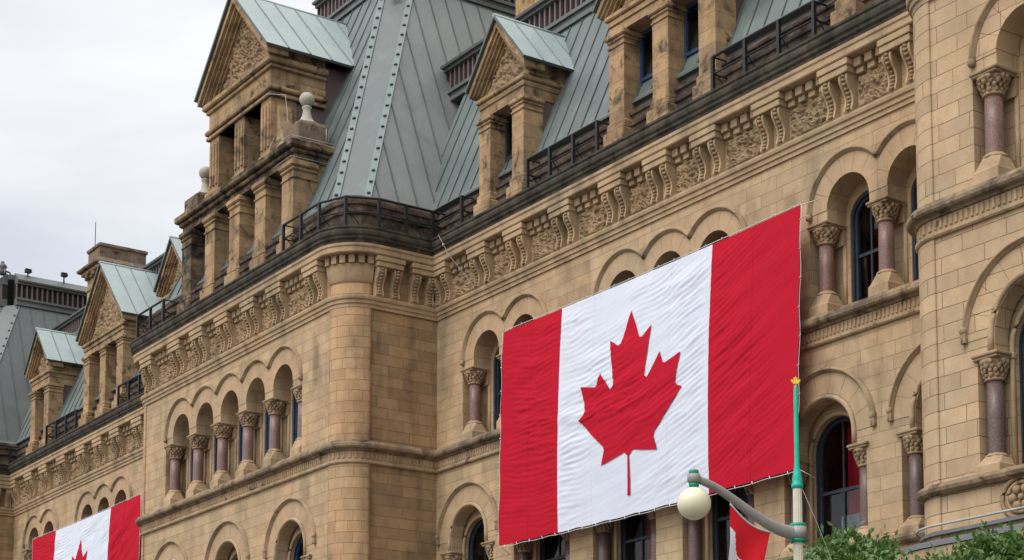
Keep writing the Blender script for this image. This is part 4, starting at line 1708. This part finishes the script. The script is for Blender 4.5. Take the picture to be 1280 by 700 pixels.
YR = YW - .38
for a, b in ((-41.5, -40.05), (-36.98, -34.05), (-29.8, -26.6), (mir(-40.05), mir(-41.5)), (mir(-34.05), mir(-36.98)), (mir(-26.6), mir(-29.8))):
    railing([(a, YR), (b, YR)])
cor = arc_corner(-42.66, 24.2, 1.18, -90, 0, 2)
railing([(-44.75, YP - .38)] + cor + [(-41.48, 25.9)])
cor = arc_corner(-54.94, 24.2, 1.18, 180, 270, 2)
railing([(-56.12, 25.9)] + cor + [(-52.9, YP - .38)])
cor = arc_corner(-76.44, 24.2, 1.18, -90, 0, 2)
railing([(-84, YP - .38)] + cor + [(-75.26, 25.9)])

# loose pipes: a pale conduit in the inner corners of both wings
for x in (-40.95, mir(-40.95) - 19.4):
    mb = MB()
    mb.tube([(x, YW - .55, 18.82), (x + .35, YW - .45, 18.2), (x + 1.15, YW - .2, 17.2), (x + 1.3, YW - .14, 17.06)], .007, 5)
    mb.lathe([(.01, -.04), (.035, -.03), (.035, .03), (.01, .04)], (x + .18, YW - .5, 18.5), 8)
    mb.build('conduit', 'cord_grey', B)

# ------------------------------------------------------------------ big flags
def leaf_outline():
    left = [(-90, 2030), (-45, 1167), (-156, 1069), (-1015, 1220), (-899, 900), (-919, 827), (-1860, 65), (-1648, -34), (-1614, -113), (-1800, -685),
            (-1258, -570), (-1185, -608), (-1080, -855), (-657, -401), (-546, -458), (-750, -1510), (-423, -1321), (-332, -1348), (0, -2000)]
    pts = [(x, -y) for x, y in left]
    pts += [(-x, y) for x, y in reversed(pts[:-1])]
    return [(x / 4030.0, y / 4030.0) for x, y in pts]


def flag(name, x0, x1, zt, zb, y, seed, label, slant=(0.0, 0.0)):
    """x0,x1 left and right; zt,zb top and bottom"""
    W, H = x1 - x0, zt - zb
    R_ = empty(name, None, (x0, y, zb))
    tag(R_, label, 'flag', 'huge flags hung on the facade')

    def warp(u, v):
        """u along, v up, 0..1 -> point"""
        x = x0 + W * u + slant[0] * (1 - v) * (1 - u) + slant[1] * (1 - v) * u
        z = zb + H * v
        # the lower edge is pulled into shallow scallops between ties
        z += .022 * (1 - v) ** 3 * (1 - abs(math.sin(u * 31))) + (-.06 * math.sin(math.pi * u)) * (1 - v) - .05 * math.sin(math.pi * u) * v
        if u < .02 or u > .98:
            x += .018 * math.sin(v * 26 + seed)
        sx, sz = W * u, H * v
        tilt = -.14 + .34 * u
        q = sz - tilt * sx * 1.0
        n1 = noise.noise(Vector((sx * .62 + seed, q * 3.0, seed * 3.1)))
        n2 = noise.noise(Vector((sx * 1.25 + 9 + seed, q * 8.0, 4.0)))
        m = noise.noise(Vector((sx * .55 + 31, sz * .55 + seed, 2.0))) * .5 + .5
        m = max(0.12, min(1.0, (m - .20) * 2.2))
        # creases gather along the vertical seams
        sm = 0
        for su in (.118, .235, .36, .49, .62, .747, .87):
            sm = max(sm, math.exp(-((u - su) * 26) ** 2))
        amp = .005 + .027 * m + .016 * sm * m
        ridge = 1 - abs(n2) * 2.2
        dy = n1 * amp * .9 + max(0, ridge) ** 1.5 * amp * .62 * m
        dy += .008 * math.sin(q * 46 + 6 * noise.noise(Vector((sx, sz, seed)))) * m
        edge = min(1, 10 * min(u, 1 - u, v, 1 - v) + .15)
        dy *= edge
        for ub_ in (.235, .747):
            dy *= 1 - .75 * math.exp(-((u - ub_) * 38) ** 2)
        dy += .10 * math.sin(math.pi * v) * math.sin(math.pi * u)       # billow towards the street
        return Vector((x, y - dy, z))

    for nm, ua, ub, mat, lb in (('red_band', 0, .235, 'flag_red', None), ('white_field', .235, .747, 'flag_white', None), ('red_band', .747, 1, 'flag_red', None)):
        mb = MB()
        nu, nv = max(40, int(200 * (ub - ua))), 170
        rows = [[warp(ua + (ub - ua) * i / nu, j / nv) for i in range(nu + 1)] for j in range(nv + 1)]
        mb.grid(rows, 0, True)
        mb.build(nm, mat, R_)
    # maple leaf, sliced into small cells and laid over the same folds
    out = leaf_outline()
    sx, sz = 3.80 / (2 * 1860 / 4030.0), 4.32
    cu, cv = .494, (12.47 - 9.85) / 5.53
    pl = []
    for a, b in out:
        if abs(a) < .03 and b < -.2:
            a *= .62
        pl.append((a * sx * W / 10.85, b * sz * H / 5.53))
    mb = MB()
    cs_ = .045
    for tri in tessellate_polygon([[Vector((a, b, 0)) for a, b in pl]]):
        tp3 = [pl[k] for k in tri]
        for ci in range(int(min(p[0] for p in tp3) // cs_), int(max(p[0] for p in tp3) // cs_) + 1):
            col_ = clip_x(tp3, ci * cs_, (ci + 1) * cs_)
            if len(col_) < 3:
                continue
            fl = [(b, a) for a, b in col_]
            for rj in range(int(min(p[0] for p in fl) // cs_), int(max(p[0] for p in fl) // cs_) + 1):
                ce = clip_x(fl, rj * cs_, (rj + 1) * cs_)
                if len(ce) >= 3:
                    mb.face([warp(cu + a / W, cv + b / H) + Vector((0, -.02, 0)) for b, a in ce], 0, True)
    mb.build('maple_leaf', 'flag_red', R_)
    # stitched seams
    for su, m in ((.118, 'flag_red'), (.36, 'flag_white'), (.62, 'flag_white'), (.87, 'flag_red')):
        mb = MB()
        pts = [warp(su, j / 110) + Vector((0, .001, 0)) for j in range(111)]
        mb.tube(pts, .008, 6, 0)
        mb.build('seam', m, R_)
    # edge rope with ties
    mb = MB()
    ring = [warp(i / 60, 1) + Vector((0, 0, .03)) for i in range(61)]
    mb.tube(ring, .008, 5)
    ring = [warp(i / 60, 0) + Vector((0, 0, -.045)) for i in range(61)]
    mb.tube(ring, .007, 5)
    for u in (0, 1):
        mb.tube([warp(u, j / 40) + Vector((.03 if u else -.03, 0, 0)) for j in range(41)], .006, 5)
    for i in range(20):
        for v, dz in ((1, .06), (0, -.07)):
            p = warp((i + .5) / 20, v)
            mb.tube([p + Vector((0, -.012, 0)), p + Vector((.03, -.012, dz))], .011, 4)
    for j in range(9):
        for u, dx in ((0, -.06), (1, .06)):
            p = warp(u, (j + .5) / 9)
            mb.tube([p + Vector((0, -.012, 0)), p + Vector((dx, -.012, .02))], .011, 4)
    # stays back to the wall at the corners
    for u, v in ((0, 1), (1, 1), (0, 0), (1, 0)):
        p = warp(u, v)
        mb.tube([p, p + Vector((.10 if u else -.10, .42, .18 if v else -.18))], .010, 4)
    mb.build('edge_rope', 'cord_white', R_)
    return R_


flag('wall_flag', -37.93, -27.0, 15.37, 9.85, 25.82, 1.0, 'huge red and white maple leaf flag hanging on the wall behind the lamp post', (-.20, -.22))
flag('wall_flag', -71.95, -61.0, 15.13, 9.62, 25.82, 4.3, 'partly visible maple leaf flag hanging on the left wing at the lower left corner', (-.2, -.2))

# ------------------------------------------------------------------ street lamp
LX, LY = -18.5, 17.55
lamp = empty('street_lamp', None, (LX, LY, 0))
tag(lamp, 'cream fluted lamp post with green spire, gold tip and round globe on grey arm', 'street lamp')
mb = MB()
n = 48
prof = [(.26, 0), (.26, .35), (.22, .42), (.20, .95), (.14, 1.05), (.105, 1.2), (.075, 4), (.062, 6.95)]
rows = []
for r, z in prof:
    row = []
    for k in range(n):
        a = 2 * math.pi * k / n
        rr = r * (1 - (.10 if z > 1.1 else .0) * (k % 4 in (0, 1)))
        row.append((LX + rr * math.cos(a), LY + rr * math.sin(a), z))
    rows.append(row)
mb.grid(rows, 0, False, True)
mb.face(rows[-1])
mb.build('fluted_post', 'post_cream', lamp)
mb = MB()
mb.lathe([(.066, 6.93), (.082, 6.95), (.082, 6.99), (.066, 7.01), (.071, 7.06), (.056, 7.14), (.042, 7.22), (.035, 7.32), (.034, 7.85), (.030, 8.34), (.026, 8.36), (.026, 8.38), (.010, 8.41)], (LX, LY, 0), 16)
mb.build('spire', 'post_green', lamp)
# gold maple leaf tip
mb = MB()
th_ = rad(55)
for sgn in (0,):
    pl = [(a * .135 / .92, b * .14 + 8.46) for a, b in leaf_outline()]
    tri = tessellate_polygon([[Vector((a, b, 0)) for a, b in pl]])
    dx, dy = math.cos(th_), math.sin(th_)
    for off in (-.012, .012):
        base = len(mb.v)
        mb.v.extend([(LX + a * dx - dy * off, LY + a * dy + dx * off, b) for a, b in pl])
        for f in tri:
            mb.f.append(tuple(base + k for k in f)); mb.m.append(0); mb.s.append(False)
    for i in range(len(pl)):
        (a, b), (c, d) = pl[i], pl[(i + 1) % len(pl)]
        mb.face([(LX + a * dx + dy * .012, LY + a * dy - dx * .012, b), (LX + c * dx + dy * .012, LY + c * dy - dx * .012, d), (LX + c * dx - dy * .012, LY + c * dy + dx * .012, d), (LX + a * dx - dy * .012, LY + a * dy + dx * .012, b)])
mb.build('leaf_finial', 'gold_paint', lamp)
for z in (6.20, 6.41):
    mb = MB()
    mb.lathe([(.07, -.03), (.108, -.028), (.112, 0), (.108, .028), (.07, .03)], (LX, LY, z), 18)
    mb.build('collar', 'post_dark_green', lamp)
mb = MB()
mb.lathe([(.07, 6.222), (.118, 6.224), (.118, 6.388), (.07, 6.39)], (LX, LY, 0), 18)
def armpt(s):
    # s 0..1: leaves the sleeve level, lifts in a soft S and flattens at the lamp end
    y = LY - .08 - 1.76 * s
    z = 6.30 + .545 * (s * s * (3 - 2 * s)) * 1.0 + .03 * math.sin(math.pi * s) * -1
    return (LX - .02 * s, y, z)
ap = [armpt(k / 18) for k in range(19)]
rows = []
for k, p in enumerate(ap):
    s = k / 18
    hw, hh = .052, .098 - .046 * s
    q = []
    for a in range(10):
        t_ = 2 * math.pi * a / 10
        q.append((p[0] + hw * math.cos(t_), p[1], p[2] + hh * math.sin(t_)))
    rows.append(q)
mb.grid(rows, 0, True, True)
mb.face(rows[-1])
mb.build('arm', 'arm_grey', lamp)
GX, GY, GZ = LX - .02, LY - 1.86, 6.50
mb = MB()
mb.lathe([(.05, 6.79), (.085, 6.80), (.088, 6.85), (.088, 6.905), (.05, 6.91)], (GX, GY, 0), 16)
mb.build('arm_socket', 'arm_grey', lamp)
mb = MB()
mb.lathe([(.05, 6.905), (.066, 6.91), (.066, 6.955), (.05, 6.965)], (GX, GY, 0), 14)
mb.build('lamp_cap', 'post_dark_green', lamp)
mb = MB()
mb.lathe([(.06, 6.735), (.068, 6.74), (.068, 6.785), (.05, 6.79)], (GX, GY, 0), 14)
mb.build('lamp_cap', 'post_dark_green', lamp)
mb = MB()
mb.lathe([(.225 * math.sin(math.pi * i / 24) + .001, -.222 * math.cos(math.pi * i / 24)) for i in range(25)], (GX, GY, GZ + .01), 32)
mb.build('globe', 'opal_glass', lamp)

# small flag slung under the lamp arm
fa, fb = Vector((LX + .0, LY - .52, 6.26)), Vector((LX - .0, LY - 1.24, 6.57))
sf = empty('arm_flag', None, tuple(fb))
tag(sf, 'small red and white maple leaf flag hanging under the arm of the street lamp', 'flag')
def staff(s):
    p = fb.lerp(fa, s)
    return p + Vector((0, 0, -.085 * math.sin(math.pi * s) - .0))
mb = MB()
mb.tube([staff(k / 14) for k in range(15)], .013, 6)
mb.tube([fa, Vector((LX, LY - .34, 6.265)), Vector((LX, LY - .1, 6.27))], .006, 5)
mb.tube([fb, fb + Vector((0, .01, .12))], .006, 5)
mb.build('staff', 'cord_white', sf)
def drape(s, v):
    """s along the staff, v metres down the cloth: it hangs limp and gathers inwards"""
    p = staff(s)
    y = p.y - (.55 * s) * min(1, v / .9) * .55 * (1.0) - .10 * (1 - s) * v
    x = p.x + .05 * math.sin(s * 7 + v * 3) * min(1, v * 2)
    z = p.z - v * (1.0 - .10 * s)
    return Vector((x, y, z))
NUV = (28, 56)
for nm, mat in (('red_cloth', 'banner_red'), ('white_cloth', 'banner_white')):
    mb = MB()
    pts = [[drape(i / NUV[0], 1.35 * j / NUV[1]) for i in range(NUV[0] + 1)] for j in range(NUV[1] + 1)]
    for j in range(NUV[1]):
        for i in range(NUV[0]):
            s, v = (i + .5) / NUV[0], 1.35 * (j + .5) / NUV[1]
            # the white field starts beyond a slanting hem; a leaf point shows red inside it
            hem = .31 if s < .12 else (.31 + (s - .12) * 2.0 if s < .22 else .51 + .10 * (s - .22))
            white = v > hem and not (v > hem + .03 and abs(s - .36) < .015 + .30 * (v - hem - .03) and v < hem + .4)
            if white == (mat == 'banner_white'):
                mb.face([pts[j][i], pts[j][i + 1], pts[j + 1][i + 1], pts[j + 1][i]], 0, True)
    mb.build(nm, mat, sf)
# stay wire from the lamp collar down to a hook on the wall
mb = MB()
mb.tube([(LX + .05, LY, 7.0), (LX + .12, LY + .25, 6.45), (LX + .22, LY + .6, 5.6), (LX + .40, LY + 1.2, 4.0)], .006, 4)
mb.build('stay_wire', 'cord_grey', lamp)


# ------------------------------------------------------------------ street trees
def tree(x, y, h, crown_r, crown_h, seed, label, nclump=300):
    rnd = random.Random(seed)
    T = empty('street_tree', None, (x, y, 0))
    tag(T, label, 'tree', 'street trees by the facade')
    tr = MB()
    tr.tube([(x, y, 0), (x + .03, y, 1.0), (x - .02, y + .03, 2.2), (x + .04, y, 3.4), (x + .02, y + .02, h - 1.2)], [.13, .10, .085, .065, .02], 10)
    tips = []
    for k in range(13):
        a = k * 2.4 + rnd.uniform(-.3, .3)
        z0 = 2.4 + (h - 3.6) * k / 13
        ln = crown_r * rnd.uniform(.65, 1.0)
        p0 = Vector((x, y, z0))
        p2 = p0 + Vector((math.cos(a) * ln, math.sin(a) * ln, ln * rnd.uniform(.5, 1.0)))
        p1 = p0.lerp(p2, .5) + Vector((0, 0, -.12))
        tr.tube([p0, p1, p2], [.04, .025, .008], 6)
        tips += [p1, p2]
        for j in range(3):
            q = p0.lerp(p2, rnd.uniform(.4, .9))
            e = q + Vector((rnd.uniform(-.5, .5), rnd.uniform(-.5, .5), rnd.uniform(.15, .6)))
            tr.tube([q, e], [.014, .005], 4)
            tips.append(e)
    tr.build('trunk', 'bark', T)
    lv = MB()
    cz = h - crown_h / 2
    done = 0
    while done < nclump:
        v = Vector((rnd.uniform(-1, 1), rnd.uniform(-1, 1), rnd.uniform(-1, 1)))
        if v.length > 1 or (v.length < .45 and rnd.random() < .7):
            continue
        bump_ = noise.noise(v * 2.2 + Vector((seed, 0, 0)))
        if bump_ < -.12 and v.length > .35:
            continue
        c = Vector((x + v.x * crown_r * (1 + .35 * bump_), y + v.y * crown_r * (1 + .35 * bump_), cz + v.z * crown_h / 2 * (1 + .25 * bump_)))
        done += 1
        # a sprig: a few compound leaves with paired leaflets
        for s in range(5):
            d = Vector((rnd.gauss(0, 1), rnd.gauss(0, 1), rnd.gauss(.25, .8))).normalized()
            side = d.cross(Vector((rnd.gauss(0, 1), rnd.gauss(0, 1), rnd.gauss(0, 1)))).normalized()
            up = d.cross(side)
            ln = rnd.uniform(.22, .36)
            npair = 4
            for k in range(npair):
                base = c + d * (ln * (k + .6) / npair) + Vector((0, 0, -.10 * ((k + 1) / npair) ** 2))
                for sg in (-1, 1):
                    dd = (d * .45 + side * sg + up * rnd.uniform(-.3, .3) + Vector((0, 0, -.25))).normalized()
                    w = dd.cross(up).normalized()
                    L_ = rnd.uniform(.095, .135)
                    wd = L_ * .24
                    a, b = base, base + dd * L_
                    m_ = base + dd * L_ * .45
                    lv.face([a, m_ + w * wd, b, m_ - w * wd], 0, False)
            a = c + d * ln
            b = a + d * .12
            m_ = a.lerp(b, .45)
            lv.face([a, m_ + side * .028, b, m_ - side * .028])
    me = bpy.data.meshes.new('crown')
    me.from_pydata(lv.v, [], lv.f)
    me.materials.append(MATS['leaves_green'])
    o = bpy.data.objects.new('crown', me)
    COL.objects.link(o)
    put(o, T, (0, 0, 0))


tree(-20.25, 20.2, 6.64, 1.50, 2.4, 5, 'leafy green tree below the tall window, just right of the lamp post', 950)
tree(-17.05, 20.2, 6.20, 1.50, 2.4, 9, 'leafy green tree at the lower right corner below the metal ledge', 950)
